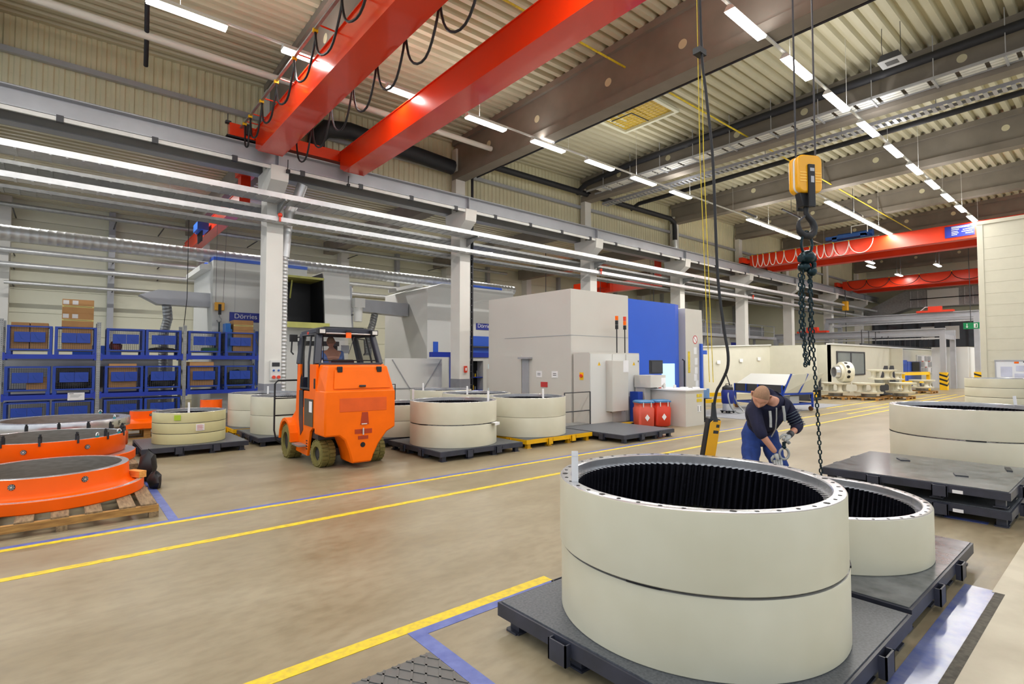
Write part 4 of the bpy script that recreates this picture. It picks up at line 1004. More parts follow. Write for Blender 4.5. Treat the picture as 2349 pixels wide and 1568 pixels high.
MB().tube([(17.42, FY-.02, .5), (17.42, FY-.1, .55), (17.42, FY-.1, 1.95), (17.42, FY-.02, 2.0)], .025, 8).build('door_handle', 'black', d)
MB().prism([(17.6, 0), (17.6, 3.9), (18.75, 3.9), (18.95, 0)], FY-.05, FY+.6, 'Y').build('front_column', 'machine_grey', t, smooth=False)
slab(t, 'blue_post', 'machine_blue', 18.55, FY-.14, 0, 18.66, FY-.05, 2.6); slab(t, 'blue_arm', 'machine_blue', 18.66, FY-.14, 2.2, 18.95, FY-.05, 2.35)
slab(t, 'yellow_label', 'yellow_paint', 17.75, FY-.06, 1.5, 17.88, FY-.05, 2.3)
s = MB().lathe([(0, 0), (.16, 0), (.16, .004), (0, .004)], 28, axis='Y').build('no_entry_plate', 'paper', t); s.location = (18.25, FY-.056, 2.75)
MB().lathe([(.13, -.003), (.16, -.003), (.16, 0), (.13, 0)], 28, axis='Y', closed=True).bar((-.1, -.002, .1), (.1, -.002, -.1), .02, .003).build('red_ring', 'ink_red', s)
for i, (x, z) in enumerate(((18.15, 2.2), (18.2, 1.8), (18.2, 1.45), (18.15, 1.2), (18.25, .95))): slab(t, 'pinned_sheet', 'paper', x, FY-.056, z, x+.2, FY-.05, z+.26)
slab(t, 'roof_rail', 'machine_white', 14.3, FY+2.5, 3.95, 18.5, FY+2.55, 4.35)
# sheets on the grey side
for i, y in enumerate((12.15, 11.45)):
    s = slab(t, 'notice_sheet', 'paper', 11.488, y, 1.42, 11.5, y+.26, 1.62)
    for k in range(2): slab(s, 'printed_line', 'ink', 11.485, y+.06, 1.49+.05*k, 11.488, y+.2, 1.505+.05*k)
slab(t, 'red_notice', 'ink_red', 11.486, 11.9, 1.12, 11.5, 12.2, 1.28)
slab(t, 'side_door', 'machine_grey', 11.46, 13.1, .1, 11.5, 14.3, 2.12); slab(t, 'door_recess', 'steel_grey', 11.45, 12.75, .1, 11.5, 13.05, 2.0); slab(t, 'door_canopy', 'steel_grey', 11.3, 12.6, 2.0, 11.5, 13.1, 2.06)
# electrical cabinet
t = thing('switch_cabinet', 'row of tall grey switch cabinets in front of the big grey machine', 'cabinet', (0, 0, 0))
for i, (a, b) in enumerate(((11.55, 12.55), (12.55, 13.2), (13.2, 13.9))):
    slab(t, 'cabinet_body', 'machine_grey', a, 10.22, .05, b, 10.85, 2.18); d = slab(t, 'door', 'machine_white', a+.02, 10.2, .1, b-.02, 10.22, 2.14)
    for z in (.4, 1.9): slab(d, 'hinge', 'dark_steel', b-.09, 10.19, z, b-.06, 10.2, z+.05)
slab(t, 'plinth', 'dark_steel', 11.55, 10.25, 0, 13.9, 10.85, .05)
slab(t, 'cooling_unit', 'machine_grey', 12.25, 9.95, .45, 13.0, 10.2, 1.95, .01)
slab(t, 'vent_slot', 'black', 13.0, 10.188, 1.05, 13.15, 10.2, 1.45)
def warn(root, x, y, z, s=.06):
    w = MB().prism([(x-s, z-s*.8), (x+s, z-s*.8), (x, z+s)], y-.006, y, 'Y').build('warning_triangle', 'yellow', root, smooth=False)
    MB().prism([(x-s*.15, z-s*.5), (x+s*.2, z-s*.1), (x, z), (x+s*.15, z+s*.5), (x-s*.2, z+s*.05), (x, z-s*.05)], y-.008, y-.006, 'Y').build('bolt_symbol', 'ink', w, smooth=False)
warn(t, 11.95, 10.2, 1.85); warn(t, 13.6, 10.2, 1.85)
s = slab(t, 'main_switch', 'yellow', 11.542, 10.45, 1.38, 11.55, 10.6, 1.6); MB().cyl((11.54, 10.52, 1.5), (11.50, 10.52, 1.5), .05, 12).build('red_knob', 'bin_red', s)
slab(t, 'paper_note', 'paper', 12.75, 9.944, 1.6, 13.0, 9.95, 1.95)
for x, ms in ((13.15, ('black', 'black', 'bin_red')), (13.55, ('black', 'yellow', 'bin_red'))):
    s = thing('signal_tower', 'signal light tower with %s top on the switch cabinets' % ('orange' if x < 13.3 else 'red and yellow'), 'signal light', (x, 10.5, 2.18), 0, 'signal light towers')
    MB().cyl((0, 0, 0), (0, 0, .75), .018, 8).build('pole', 'black', s)
    for k in range(3): MB().cyl((0, 0, .75+.14*k), (0, 0, .88+.14*k), .05, 12).build('lamp_segment', ('black', 'black' if x < 13.3 else 'orange', 'orange' if x < 13.3 else 'bin_red')[k], s)
t = thing('control_terminal', 'grey operator console with monitor beside the blue door', 'console', (0, 0, 0))
slab(t, 'console_box', 'machine_grey', 13.55, 9.55, 1.12, 14.35, 10.15, 1.5, .01); slab(t, 'stand', 'machine_grey', 13.6, 9.8, 0, 13.9, 10.15, 1.12)
s = MB().cbox((14.05, 9.7, 1.75), (.5, .09, .42), rz=-.2).build('monitor', 'charcoal', t, smooth=False, bevel=.01); MB().cbox((14.04, 9.65, 1.75), (.44, .01, .34), rz=-.2).build('screen', 'dark_steel', s, smooth=False)
slab(t, 'paper_note', 'paper', 14.1, 9.544, 1.18, 14.33, 9.55, 1.42)
t = thing('desk_counter', 'pale grey counter with papers on it beside the red bins', 'counter', (0, 0, 0))
slab(t, 'body', 'machine_grey', 13.95, 8.62, 0, 14.95, 10.4, 1.05); slab(t, 'worktop', 'paper', 13.9, 8.58, 1.05, 15.05, 10.45, 1.09)
for i in range(4): slab(t, 'yellow_note', 'yellow_paint', 14.55+.16*(i % 2), 8.612, .7+.14*(i//2), 14.68+.16*(i % 2), 8.62, .8+.14*(i//2))
s = slab(t, 'paper_note', 'paper', 14.58, 8.612, .4, 14.78, 8.62, .6); slab(s, 'symbol', 'ink', 14.6, 8.608, .42, 14.62, 8.612, .58); slab(s, 'symbol', 'ink', 14.74, 8.608, .42, 14.76, 8.612, .58)
for i, (x, y, m, h, lab) in enumerate(((14.1, 9.6, 'bin_red', .14, 'red spray can standing on the counter'), (14.2, 9.5, 'lamp_body', .16, 'white bottle standing on the counter'), (14.16, 9.8, 'charcoal', .3, 'black pot of brushes standing on the counter'), (14.45, 9.3, 'lamp_body', .12, 'small white jar on the counter'))):
    o = MB().lathe([(0, 0), (.045, 0), (.045, h*.8), (.02, h*.9), (.02, h), (0, h)], 12).build('bottle', m); o.location = (x, y, 1.09); tag(o, lab, 'bottle')
for i, (x, y) in enumerate(((14.5, 8.9), (14.8, 9.2), (14.75, 8.75))):
    o = MB().box(-.15, -.1, 0, .15, .1, .02+.012*i).build('paper_stack', 'paper', smooth=False); o.location = (x, y, 1.09); o.rotation_euler = (0, 0, .3*i); tag(o, 'papers lying on the pale grey counter, %s sheet pile' % ['nearest', 'middle', 'outermost'][i], 'papers', 'papers on the counter')
o = slab(None, 'blue_box', 'blue', 13.26, 9.8, .0, 13.5, 10.1, 1.0); tag(o, 'small blue box behind the red bins', 'box')
# red bins
def bin_(x, y, lab, rz, m):
    t = thing('waste_bin', lab, 'bin', (x, y, 0), rz, 'red bins with blue lids')
    mb = MB(); pr = []
    def sq(r, z, c=.05): return [(-r+c, -r, z), (r-c, -r, z), (r, -r+c, z), (r, r-c, z), (r-c, r, z), (-r+c, r, z), (-r, r-c, z), (-r, -r+c, z)]
    lv = [(.2, .02), (.23, .06), (.245, .55), (.22, .6), (.22, .68), (.235, .70), (.235, .74)]
    vs = []
    for r_, z in lv: vs += sq(r_, z)
    fs = [tuple(range(8))] + [(l*8+i, l*8+(i+1) % 8, (l+1)*8+(i+1) % 8, (l+1)*8+i) for l in range(len(lv)-1) for i in range(8)]
    mb.add(vs, fs).build('tub', m, t)
    MB().add(sq(.25, .72)+sq(.25, .76)+sq(.2, .79), [tuple(range(16, 24))] + [(l*8+i, l*8+(i+1) % 8, (l+1)*8+(i+1) % 8, (l+1)*8+i) for l in range(2) for i in range(8)]).build('lid', 'bin_lid', t)
    for s in (-.12, .12): MB().box(s-.012, -.26, .6, s+.012, -.245, .74).build('clip', 'lamp_body', t, smooth=False)
    MB().prism([(-.0, .2), (.075, .3), (0, .4), (-.075, .3)], -.250, -.246, 'Y').build('hazard_diamond', 'paper', t, smooth=False)
    MB().cyl((-.22, .2, .06), (-.27, .2, .06), .06, 12).build('wheel', 'black', t)
bin_(12.95, 9.38, 'left red bin with blue lid beside the counter', -.5, mat('faded_red', (224, 92, 72), .45)); bin_(13.55, 9.22, 'right brighter red bin with blue lid beside the counter', -.5, 'bin_red')
for a, b in ((11.6, 12.35), (12.4, 13.1)):
    o = MB().tube([(a, 9.95, .06), (b, 9.9, .06)], .055, 12).build('impact_bar', 'yellow'); tag(o, 'yellow impact bar on the floor before the switch cabinets, %s piece' % ('left' if a < 12 else 'right'), 'guard bar', 'yellow impact bars')
# things by the second column
t = thing('control_box', 'small grey switch box with yellow triangle by the second column', 'control box', (12.3, 15.6, 0)); slab(t, 'pole', 'dark_steel', -.03, .1, 0, .03, .16, 1.0); slab(t, 'box', 'machine_grey', -.28, -.1, .95, .32, .1, 1.65); warn(t, .1, -.1, 1.35, .09)
MB().cyl((-.18, -.1, 1.25), (-.18, -.14, 1.25), .045, 12).build('red_knob', 'bin_red', t)
t = thing('extraction_arm', 'cream curved casting standing behind the rings', 'casting', (13.3, 15.4, 0)); MB().tube([(0, 0, 0), (0, 0, .9), (.05, 0, 1.3), (.35, 0, 1.6), (.6, 0, 1.68)], [.2, .12, .2, .2, .12], 16).build('body', 'cast_cream', t)
t = thing('fire_call_point', 'small red and white call point on the second column', 'call point', (11.85, 16.8, 0)); slab(t, 'plate', 'bin_red', -.05, 0, 1.5, .07, .06, 1.75); slab(t, 'symbol', 'paper', -.02, -.005, 1.57, .04, 0, 1.68)
t = thing('ladder_rail', 'tall narrow cable ladder fixed beside the second white column', 'ladder', (12.2, 16.95, 0))
mb = MB().box(-.08, -.02, .9, -.05, .02, 6.1).box(.06, -.02, .9, .09, .02, 6.1)
for i in range(20): mb.box(-.05, -.015, 1.0+.26*i, .06, .015, 1.03+.26*i)
mb.build('rungs', 'dark_steel', t, smooth=False)
t = thing('socket_box', 'grey power socket box with red plugs on the first column', 'socket box', (4.85, 16.78, 1.35)); slab(t, 'body', 'machine_white', -.14, 0, 0, .16, .08, .6); slab(t, 'display', 'charcoal', -.1, -.01, .42, .12, 0, .54)
for x in (-.05, .09):
    MB().cyl((x, 0, .1), (x, -.05, .1), .05, 12).build('red_socket', 'bin_red', t); MB().cyl((x, 0, .3), (x, -.03, .3), .03, 10).build('blue_socket', 'crane_blue', t)
for x in (4.8, 19.4, 34.8):
    o = MB().sphere((0, 0, 0), .07, 14).cyl((0, 0, -.2), (0, 0, 0), .03, 8).build('alarm_light', 'bin_red'); o.location = (x, 16.4, 6.28); tag(o, 'round red alarm light on the lower tray at the %s' % {4.8: 'first column', 19.4: 'third column', 34.8: 'fifth column'}[x], 'alarm light')
# small yellow hook by the rack
t = thing('hook_block', 'small yellow hook block hanging above the rack before the white machine', 'hook block', (4.35, 22.05, 4.0), 0, 'yellow hook blocks')
slab(t, 'housing', 'hook_yellow', -.16, -.08, -.18, .16, .08, .12, .02); slab(t, 'swivel', 'black', -.05, -.1, -.34, .05, -.07, .05)
MB().tube([(0, -.02, -.3), (0, -.02, -.42), (.07, -.02, -.5), (.05, -.02, -.6), (-.04, -.02, -.62), (-.08, -.02, -.54)], .022, 8).build('hook', 'galv_dull', t)
MB().tube([(-.12, 0, .1), (-.12, 0, 3.2)], .006, 5).tube([(.12, 0, .1), (.2, 0, 3.2)], .006, 5).build('rope', 'black', t); MB().tube([(0, -.02, -.62), (0, -.02, -1.35)], .025, 6).build('chain', 'chain', t)
o = MB().tube([(3.3, 22, 7.2), (3.3, 22, 4.2), (3.2, 22, 2.9)], .012, 5).build('hanging_cable', 'black'); tag(o, 'thin black control cable hanging above the rack', 'cable')
# ================================================================ FORKLIFT (rear towards the camera)
def forklift():
    t = thing('forklift', 'orange counterbalance forklift with black cab seen from behind', 'forklift', (4.10, 9.05, 0), -.035)
    # counterweight, rear profile in x,z extruded along y with curved lower edge
    L = .66
    prof = [(-.17, .10), (.20, .10), (.24, .22), (.34, .42), (.50, .62), (L, .70), (L, 1.36), (.645, 1.40), (-.645, 1.40), (-L, 1.36), (-L, .60), (-.40, .60), (-.30, .52), (-.22, .32)]
    def cw(y0, y1, s=1.0): return MB().prism([(x*s, z) for x, z in prof], y0, y1, 'Y')
    cw(.0, .55).build('counterweight', 'orange', t, bevel=.03, ang=30)
    # engine hood: tapered rear upper body
    mb = MB(); A = [(-.645, .02, 1.38), (.645, .02, 1.38), (.55, .14, 1.83), (-.55, .14, 1.83)]; B = [(-.645, .62, 1.38), (.645, .62, 1.38), (.60, .62, 1.86), (-.60, .62, 1.86)]
    mb.add(A+B, [(0, 1, 2, 3), (4, 7, 6, 5), (0, 3, 7, 4), (1, 5, 6, 2), (3, 2, 6, 7), (0, 4, 5, 1)]); h = mb.build('hood', 'orange', t, bevel=.02, smooth=False)
    mb = MB().add([(-.50, .022, 1.43), (.56, .022, 1.43), (.50, .105, 1.76), (-.46, .105, 1.76), (-.50, .012, 1.43), (.56, .012, 1.43), (.50, .098, 1.76), (-.46, .098, 1.76)], [(0, 1, 2, 3), (4, 7, 6, 5), (4, 5, 1, 0), (5, 6, 2, 1), (6, 7, 3, 2), (7, 4, 0, 3)])
    mb.build('service_lid', 'orange', h, smooth=False, bevel=.006)
    MB().box(-.045, -.02, 1.455, .075, .02, 1.49).build('lid_handle', 'charcoal', h, smooth=False, bevel=.01)
    for x in (-.37, .37): MB().box(x-.045, .07, 1.72, x+.045, .13, 1.82).build('hood_latch', 'black', h, smooth=False, bevel=.01)
    # counterweight details
    MB().box(-.40, -.006, 1.02, .48, .0, 1.26).build('recess_panel', mat('deep_orange', (232, 92, 14), .4), t, smooth=False, bevel=.004)
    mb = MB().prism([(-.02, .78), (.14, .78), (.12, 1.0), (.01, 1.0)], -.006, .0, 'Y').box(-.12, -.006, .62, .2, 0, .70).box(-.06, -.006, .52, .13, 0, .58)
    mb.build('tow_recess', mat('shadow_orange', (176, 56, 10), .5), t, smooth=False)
    MB().cyl((.03, -.02, .60), (.03, -.02, .72), .014, 8).cyl((.0, -.012, .79), (.10, -.012, .79), .01, 8).build('tow_pin', 'galv', t)
    MB().cyl((.03, .0, .42), (.03, -.006, .42), .045, 18).build('tow_hole', 'hole', t)
    MB().cyl((-.1, .05, .11), (.12, .05, .11), .02, 8).build('lower_bar', 'dark_steel', t)
    # side bodies
    def side(s):
        x = s*.655
        y0, y1 = .5, 2.05
        poly = [(y0, .70), (y0, 1.86), (.86, 1.86), (.86, 1.36), (1.20, 1.36), (1.20, 1.05), (1.46, 1.02), (1.46, 1.86), (1.60, 1.86), (1.70, .95), (1.95, .80), (2.05, .55), (2.0, .18), (.95, .16), (.88, .40), (.80, .62), (.66, .70)]
        return MB().prism(poly, x-s*.05, x, 'X')
    for s in (-1, 1): side(s).build('side_panel', 'orange', t, smooth=False, bevel=.008)
    MB().box(-.60, .5, .5, .60, 1.2, 1.34).box(-.60, 1.2, .22, .60, 2.1, .62).build('chassis', 'charcoal', t, smooth=False)
    MB().box(-.60, .5, 1.34, .60, .95, 1.80).build('battery_cover', 'charcoal', t, smooth=False)
    for s in (-1, 1):
        MB().box(s*.66, .62, .72, s*.668, 1.12, 1.22).build('vent_panel', mat('bronze_grey', (76, 72, 62), .35), t, smooth=False, bevel=.003)
        MB().box(s*.668, .66, .98, s*.672, .82, 1.18).build('data_sheet', 'paper', t, smooth=False)
        MB().box(s*.66, .53, 1.42, s*.664, .60, 1.60).build('grab_slot', 'black', t, smooth=False)
        MB().prism([(1.20, .62), (1.36, .5), (1.46, .8), (1.46, 1.36), (1.24, 1.36)], s*.655, s*.662, 'X').build('lower_door', 'charcoal', t, smooth=False)
        MB().box(s*.62, 1.0, .33, s*.80, 1.42, .36).build('step_plate', 'galv_dull', t, smooth=False)
        mb = MB()
        for k in range(4): mb.box(s*.656, .93, .28+.05*k, s*.662, 1.0, .30+.05*k)
        mb.build('vent_slots', 'black', t, smooth=False)
        # front fender
        mb = MB(); pts = []
        for k in range(9):
            a = PI*k/8; pts.append((1.92-.42*math.cos(a), .36+.44*math.sin(a)))
        inn = [(1.92-.36*math.cos(PI*k/8), .36+.38*math.sin(PI*k/8)) for k in range(9)][::-1]
        mb.prism(pts+inn, s*.62, s*.80, 'X').build('fender', 'orange', t, smooth=False)
    # wheels
    def wheel(x, y, r, w, rz):
        o = thing('wheel', None, None, (x, y, r), rz); o.parent = t
        mb = MB().lathe([(r*.55, -w/2), (r*.92, -w/2), (r, -w/2+.03), (r, w/2-.03), (r*.92, w/2), (r*.55, w/2)], 40, closed=True, axis='X')
        mb.build('tyre', 'tyre', o)
        mb = MB()
        for k in range(22):
            a = 2*PI*k/22; c = (0, r*math.cos(a), r*math.sin(a))
            for q in (-1, 1):
                mb.cbox((q*w*.26, (r+.004)*math.cos(a+q*.07), (r+.004)*math.sin(a+q*.07)), (w*.42, .05, .02), M4=Matrix.Rotation(a+PI/2+q*.07, 3, 'X'))
        mb.build('tread', 'tyre', o, smooth=False)
        MB().lathe([(0, -w*.38), (r*.3, -w*.38), (r*.34, -w*.3), (r*.56, -w*.34), (r*.56, w*.34), (r*.34, w*.3), (r*.3, w*.38), (0, w*.38)], 24, axis='X').build('rim', 'charcoal', o)
    wheel(-.47, .62, .24, .26, .12); wheel(.49, .62, .24, .26, .12); wheel(-.64, 1.95, .33, .26, 0); wheel(.64, 1.95, .33, .26, 0)
    MB().box(-.4, .55, .18, .4, .7, .32).box(-.5, 1.85, .25, .5, 2.05, .42).build('axle', 'charcoal', t, smooth=False)
    # cab
    P = {'rl': (-.60, .58, 1.86), 'rr': (.60, .58, 1.86), 'rlt': (-.50, .78, 2.50), 'rrt': (.50, .78, 2.50), 'fl': (-.62, 1.60, 1.86), 'fr': (.62, 1.60, 1.86), 'flt': (-.52, 1.72, 2.46), 'frt': (.52, 1.72, 2.46)}
    fr = MB()
    for a, b in (('rl', 'rlt'), ('rr', 'rrt'), ('fl', 'flt'), ('fr', 'frt')): fr.bar(P[a], P[b], .11, .09)
    fr.bar(P['rlt'], P['rrt'], .08, .09).bar(P['flt'], P['frt'], .08, .09).bar(P['rlt'], P['flt'], .09, .09).bar(P['rrt'], P['frt'], .09, .09)
    fr.box(-.60, .50, 1.80, .60, .62, 1.89)
    fr.build('cab_frame', mat('cab_anthracite', (52, 54, 66), .4), t, smooth=False, bevel=.012)
    MB().prism([(-.50, 2.50), (.50, 2.50), (.42, 2.565), (-.42, 2.565)], .82, 1.7, 'Y').build('roof', 'charcoal', t, smooth=False)
    mb = MB()
    for k in range(12): mb.box(-.38, .86+.07*k, 2.565, .38, .89+.07*k, 2.575)
    mb.build('roof_slats', 'black', t, smooth=False)
    # rear window: frame and pane
    w = [(-.50, .575, 1.93), (.52, .575, 1.93), (.44, .735, 2.42), (-.46, .735, 2.42)]
    pane = MB().add(w, [(0, 1, 2, 3)]).build('rear_window', 'glass', t, smooth=False)
    MB().tube([w[0], w[1], w[2], w[3]], .014, 6, closed=True).build('window_frame', 'black', pane)
    MB().tube([(.10, .64, 2.38), (-.02, .60, 2.05)], .007, 5).build('wiper', 'dark_steel', pane)
    for s in (-1, 1):
        x0, x1 = s*.625, s*.545
        d = MB().add([(x0, .74, 1.42), (x0, 1.46, 1.42), (x0, 1.46, 1.9), (x1, 1.62, 2.38), (x1, .90, 2.38), (x0, .70, 1.9)], [(0, 1, 2, 5), (5, 2, 3, 4)]).build('door_glass', 'glass', t, smooth=False)
        MB().tube([(x0, .74, 1.40), (x0, 1.46, 1.40), (x0, 1.50, 1.9), (x1, 1.64, 2.42), (x1, .86, 2.42), (x0, .68, 1.9)], .028, 8, closed=True).build('door_frame', 'charcoal', d)
        MB().tube([(x0, 1.0, 1.42), (x0, 1.02, 1.9), (x1, 1.14, 2.4)], .02, 8).build('door_bar', 'charcoal', d)
        MB().box(s*.44, .62, 2.42, s*.58, .76, 2.52).build('lamp_housing', 'black', t, smooth=False, bevel=.01)
        MB().box(s*.46, .612, 2.435, s*.56, .62, 2.505).build('work_lamp', 'lamp_body', t, smooth=False)
        MB().tube([(s*.56, 1.72, 2.4), (s*.74, 1.70, 2.38), (s*.76, 1.68, 2.1), (s*.72, 1.66, 2.05)], .015, 6).build('mirror_arm', 'black', t)
    MB().box(-.80, 1.62, 2.3, -.66, 1.68, 2.44).build('front_lamp', 'black', t, smooth=False)
    MB().tube([(-.48, .68, 2.44), (.50, .68, 2.44)], .012, 8).build('rear_rail', 'galv', t)
    b = MB().cyl((.0, .66, 2.36), (.0, .66, 2.46), .05, 16).build('beacon', emat('beacon_orange', (250, 90, 10), .35), t); MB().cyl((0, .66, 2.46), (0, .66, 2.50), .06, 16).build('beacon_cap', 'black', b)
    # seat, wheel, dash
    MB().box(-.22, .95, 1.30, .22, 1.40, 1.42).box(-.22, .90, 1.40, .22, 1.0, 1.95).build('seat', mat('brown_seat', (66, 34, 34), .7), t, smooth=False, bevel=.03)
    MB().box(-.55, 1.62, 1.2, .55, 1.80, 1.6).build('dashboard', 'charcoal', t, smooth=False)
    MB().box(.1, 1.3, 2.08, .26, 1.32, 2.24).build('clip_board', 'paper', t, smooth=False)
    # mast and forks
    for s in (-1, 1): MB().box(s*.30, 2.35, .1, s*.40, 2.5, 2.35).build('mast_rail', 'black', t, smooth=False); MB().box(s*.22, 2.5, .08, s*.34, 3.6, .12).build('fork', 'dark_steel', t, smooth=False)
    MB().box(-.42, 2.30, 2.25, .42, 2.45, 2.35).box(-.42, 2.30, .3, .42, 2.45, .45).build('mast_crossbar', 'black', t, smooth=False)
    MB().tube([(-.55, 2.45, .1), (-.82, 2.45, .3), (-.86, 2.45, .5), (-.86, 2.45, 1.45), (-.80, 2.45, 1.52), (-.4, 2.45, 1.52)], .018, 8).tube([(-.86, 2.45, 1.15), (-.4, 2.45, 1.15)], .014, 6).tube([(-.86, 2.45, .8), (-.4, 2.45, .8)], .014, 6).build('load_guard', 'black', t)
    text_mesh('roof_mark', 'Still', .07, 'bin_red', t, (-.66, .98, 2.44), (PI/2, 0, -PI/2))
    return t
FL = forklift()
# ================================================================ HOOK BLOCK, CHAINS, PENDANT
def link_chain(mb, pts, w=.052, L=.075, r=.0085):
    pts = [Vector(p) for p in pts]; seg = []; tot = 0
    for a, b in zip(pts, pts[1:]): seg.append((a, b, tot)); tot += (b-a).length
    n = max(1, int(tot / (L - 2*r*.9))); 
    for i in range(n):
        s = (i+.5)*tot/n
        for a, b, t0 in seg:
            if s <= t0 + (b-a).length + 1e-6: break
        d = (b-a).normalized(); c = a + d*(s-t0)
        u = d.cross(Vector((0, 1, .01))); u.normalize(); v = d.cross(u)
        q = u*math.cos(i*PI/2+.5) + v*math.sin(i*PI/2+.5); hw = w/2-r; hl = L/2-hw-r
        ring_ = []
        for k in range(5):
            an = PI*k/4; ring_.append(c + q*hw*math.cos(an) + d*(hl + hw*math.sin(an)))
        for k in range(5):
            an = PI + PI*k/4; ring_.append(c + q*hw*math.cos(an) + d*(-hl + hw*math.sin(an)))
        mb.tube(ring_, r, 6, closed=True)
    return mb
HX, HY = 7.0, 2.62
t = thing('hook_block', 'large yellow crane hook block hanging in the upper right', 'hook block', (HX, HY, 4.22), -.5, 'yellow hook blocks')
def rounded(w, h, c, n=5):
    out = []
    for cx, cy, a in ((w-c, h-c, 0), (-w+c, h-c, PI/2), (-w+c, -h+c, PI), (w-c, -h+c, 3*PI/2)):
        for k in range(n+1): out.append((cx+c*math.cos(a+PI/2*k/n), cy+c*math.sin(a+PI/2*k/n)))
    return out
pl = [(x*(1-.12*(z < 0)*0), z) for x, z in rounded(.17, .235, .08)]
MB().prism(pl, -.09, -.012, 'Y').build('cover_half', 'hook_yellow', t, bevel=.02, ang=30); MB().prism(pl, .012, .09, 'Y').build('cover_half', 'hook_yellow', t, bevel=.02, ang=30)
MB().prism([(x*.96, z*.97) for x, z in pl], -.014, .014, 'Y').build('seam', 'lamp_body', t)
MB().lathe([(0, -.011), (.13, -.011), (.15, .0), (.13, .011), (0, .011)], 28, (0, 0, .06), axis='Y').build('sheave', 'black', t)
MB().box(-.045, -.115, -.42, .045, -.085, .11).box(-.045, .085, -.42, .045, .115, .11).build('side_strap', 'black', t, smooth=False, bevel=.008)
mb = MB()
for z in (.0, -.035, -.07, -.105):
    for s in (-1, 1): mb.box(s*.06, -.096, z, s*.15, -.088, z+.013)
mb.build('vent_ribs', mat('pale_yellow', (255, 206, 90), .4), t, smooth=False)
MB().box(-.03, -.118, .02, .03, -.115, .06).box(-.02, -.118, -.12, .025, -.115, -.04).build('load_plate', 'steel_grey', t, smooth=False)
MB().prism([(-.12, -.23), (.09, -.23), (.06, -.40), (-.08, -.40)], -.05, .05, 'Y').build('hook_housing', 'black', t, bevel=.01)
hk = [(0, -.38), (0, -.47), (.03, -.52), (.085, -.57), (.115, -.64), (.10, -.71), (.04, -.755), (-.04, -.75), (-.10, -.70), (-.115, -.63), (-.105, -.575)]
MB().tube([(x, 0, z) for x, z in hk], [.03, .03, .034, .038, .042, .046, .05, .046, .036, .026, .016], 12).build('hook', 'black', t)
MB().bar((-.10, 0, -.57), (-.01, 0, -.50), .018).build('safety_latch', 'dark_steel', t, smooth=False)
for dx in (-.13, .15):
    MB().tube([(dx*.7, 0, .1), (dx, 0, .25), (dx, .0, 4.95)], .011, 6).build('rope', 'dark_steel', t)
# sling set: master link, lower shortening link, chains
t = thing('chain_sling', 'bundle of dark teal lifting chains hanging from the big hook', 'chain sling', (HX, HY, 0), -.5)
MB().tube([(.075*math.cos(q), .0+.01*math.sin(q*2), 3.38+.14*math.sin(q)) for q in [2*PI*k/20 for k in range(20)]], .017, 8, closed=True).build('master_link', 'chain', t)
MB().sphere((0, 0, 3.20), .095, 16, .9).cyl((-.1, 0, 3.18), (.1, 0, 3.18), .05, 12).tube([(.03, 0, 3.2), (.1, 0, 3.12), (.09, 0, 3.02), (.02, 0, 2.98)], .03, 10).build('shortening_clutch', 'chain', t)
MB().sphere((-.02, .03, 3.08), .075, 14, .9).sphere((.05, -.02, 3.02), .06, 12).build('coupling', 'chain', t)
strands = [[(-.06, 0, 3.1), (-.065, 0, 2.4), (-.04, 0, 1.86)], [(-.03, .05, 3.05), (-.04, .05, 2.4), (-.02, .04, 1.84)], [(.03, 0, 3.05), (.025, 0, 2.4), (.0, 0, 1.86)], [(.07, .03, 3.05), (.06, .03, 2.4), (.02, .02, 1.98)], [(-.09, .02, 3.0), (-.09, .02, 2.2)]]
for s_ in strands: link_chain(MB(), s_, .05, .072).build('chain_leg', 'chain', t)
link_chain(MB(), [(.085, .05, 3.0), (.11, .05, 2.0), (.16, .05, 1.0), (.19, .05, .30)], .05, .072).build('long_chain_leg', 'chain', t)
MB().tube([(.19, .05, .30), (.19, .05, .22), (.23, .05, .17), (.21, .05, .1), (.15, .05, .1)], .014, 8).build('end_hook', 'chain', t)
# pendant control
cab = [(4.8, 2.79, 8.4), (4.8, 2.745, 5.26), (4.8, 2.70, 4.6), (4.8, 2.64, 3.95), (4.8, 2.62, 3.3), (4.8, 2.60, 2.69), (4.8, 2.545, 2.2), (4.8, 2.512, 1.99), (4.8, 2.520, 1.84), (4.8, 2.585, 1.70), (4.8, 2.63, 1.62), (4.8, 2.66, 1.48), (4.8, 2.665, 1.38)]
def smoothpts(P, k=4):
    P = [Vector(p) for p in P]; out = []
    for i in range(len(P)-1):
        p0, p1, p2, p3 = P[max(i-1, 0)], P[i], P[i+1], P[min(i+2, len(P)-1)]
        for j in range(k):
            t_ = j/k; out.append(.5*((2*p1)+(-p0+p2)*t_+(2*p0-5*p1+4*p2-p3)*t_**2+(-p0+3*p1-3*p2+p3)*t_**3))
    return out + [P[-1]]
t = thing('pendant_control', 'yellow and black pendant control hanging on a long black cable', 'pendant control', (0, 0, 0))
MB().tube(smoothpts(cab), .014, 8).build('cable', 'black', t)
a0 = Vector((4.8, 2.665, 1.38)); a1 = Vector((4.78, 2.70, .93))
MB().tube([a0+Vector((0, 0, .13)), a0, a0-Vector((0, 0, .05))], [.018, .028, .045], 10).build('cable_boot', 'black', t)
body = thing('handset', None, None, a0); body.parent = t; body.rotation_euler = (R(9), R(6), -.6)
MB().prism([(-.06, -.02), (.06, -.02), (.06, -.52), (-.06, -.52)], -.035, .04, 'Y').build('housing', 'black', body, bevel=.01, smooth=False)
MB().prism([(-.043, -.06), (-.02, -.035), (.061, -.03), (.061, -.51), (-.043, -.51)], -.042, -.03, 'Y').build('front_cover', 'hook_yellow', body, smooth=False, bevel=.004)
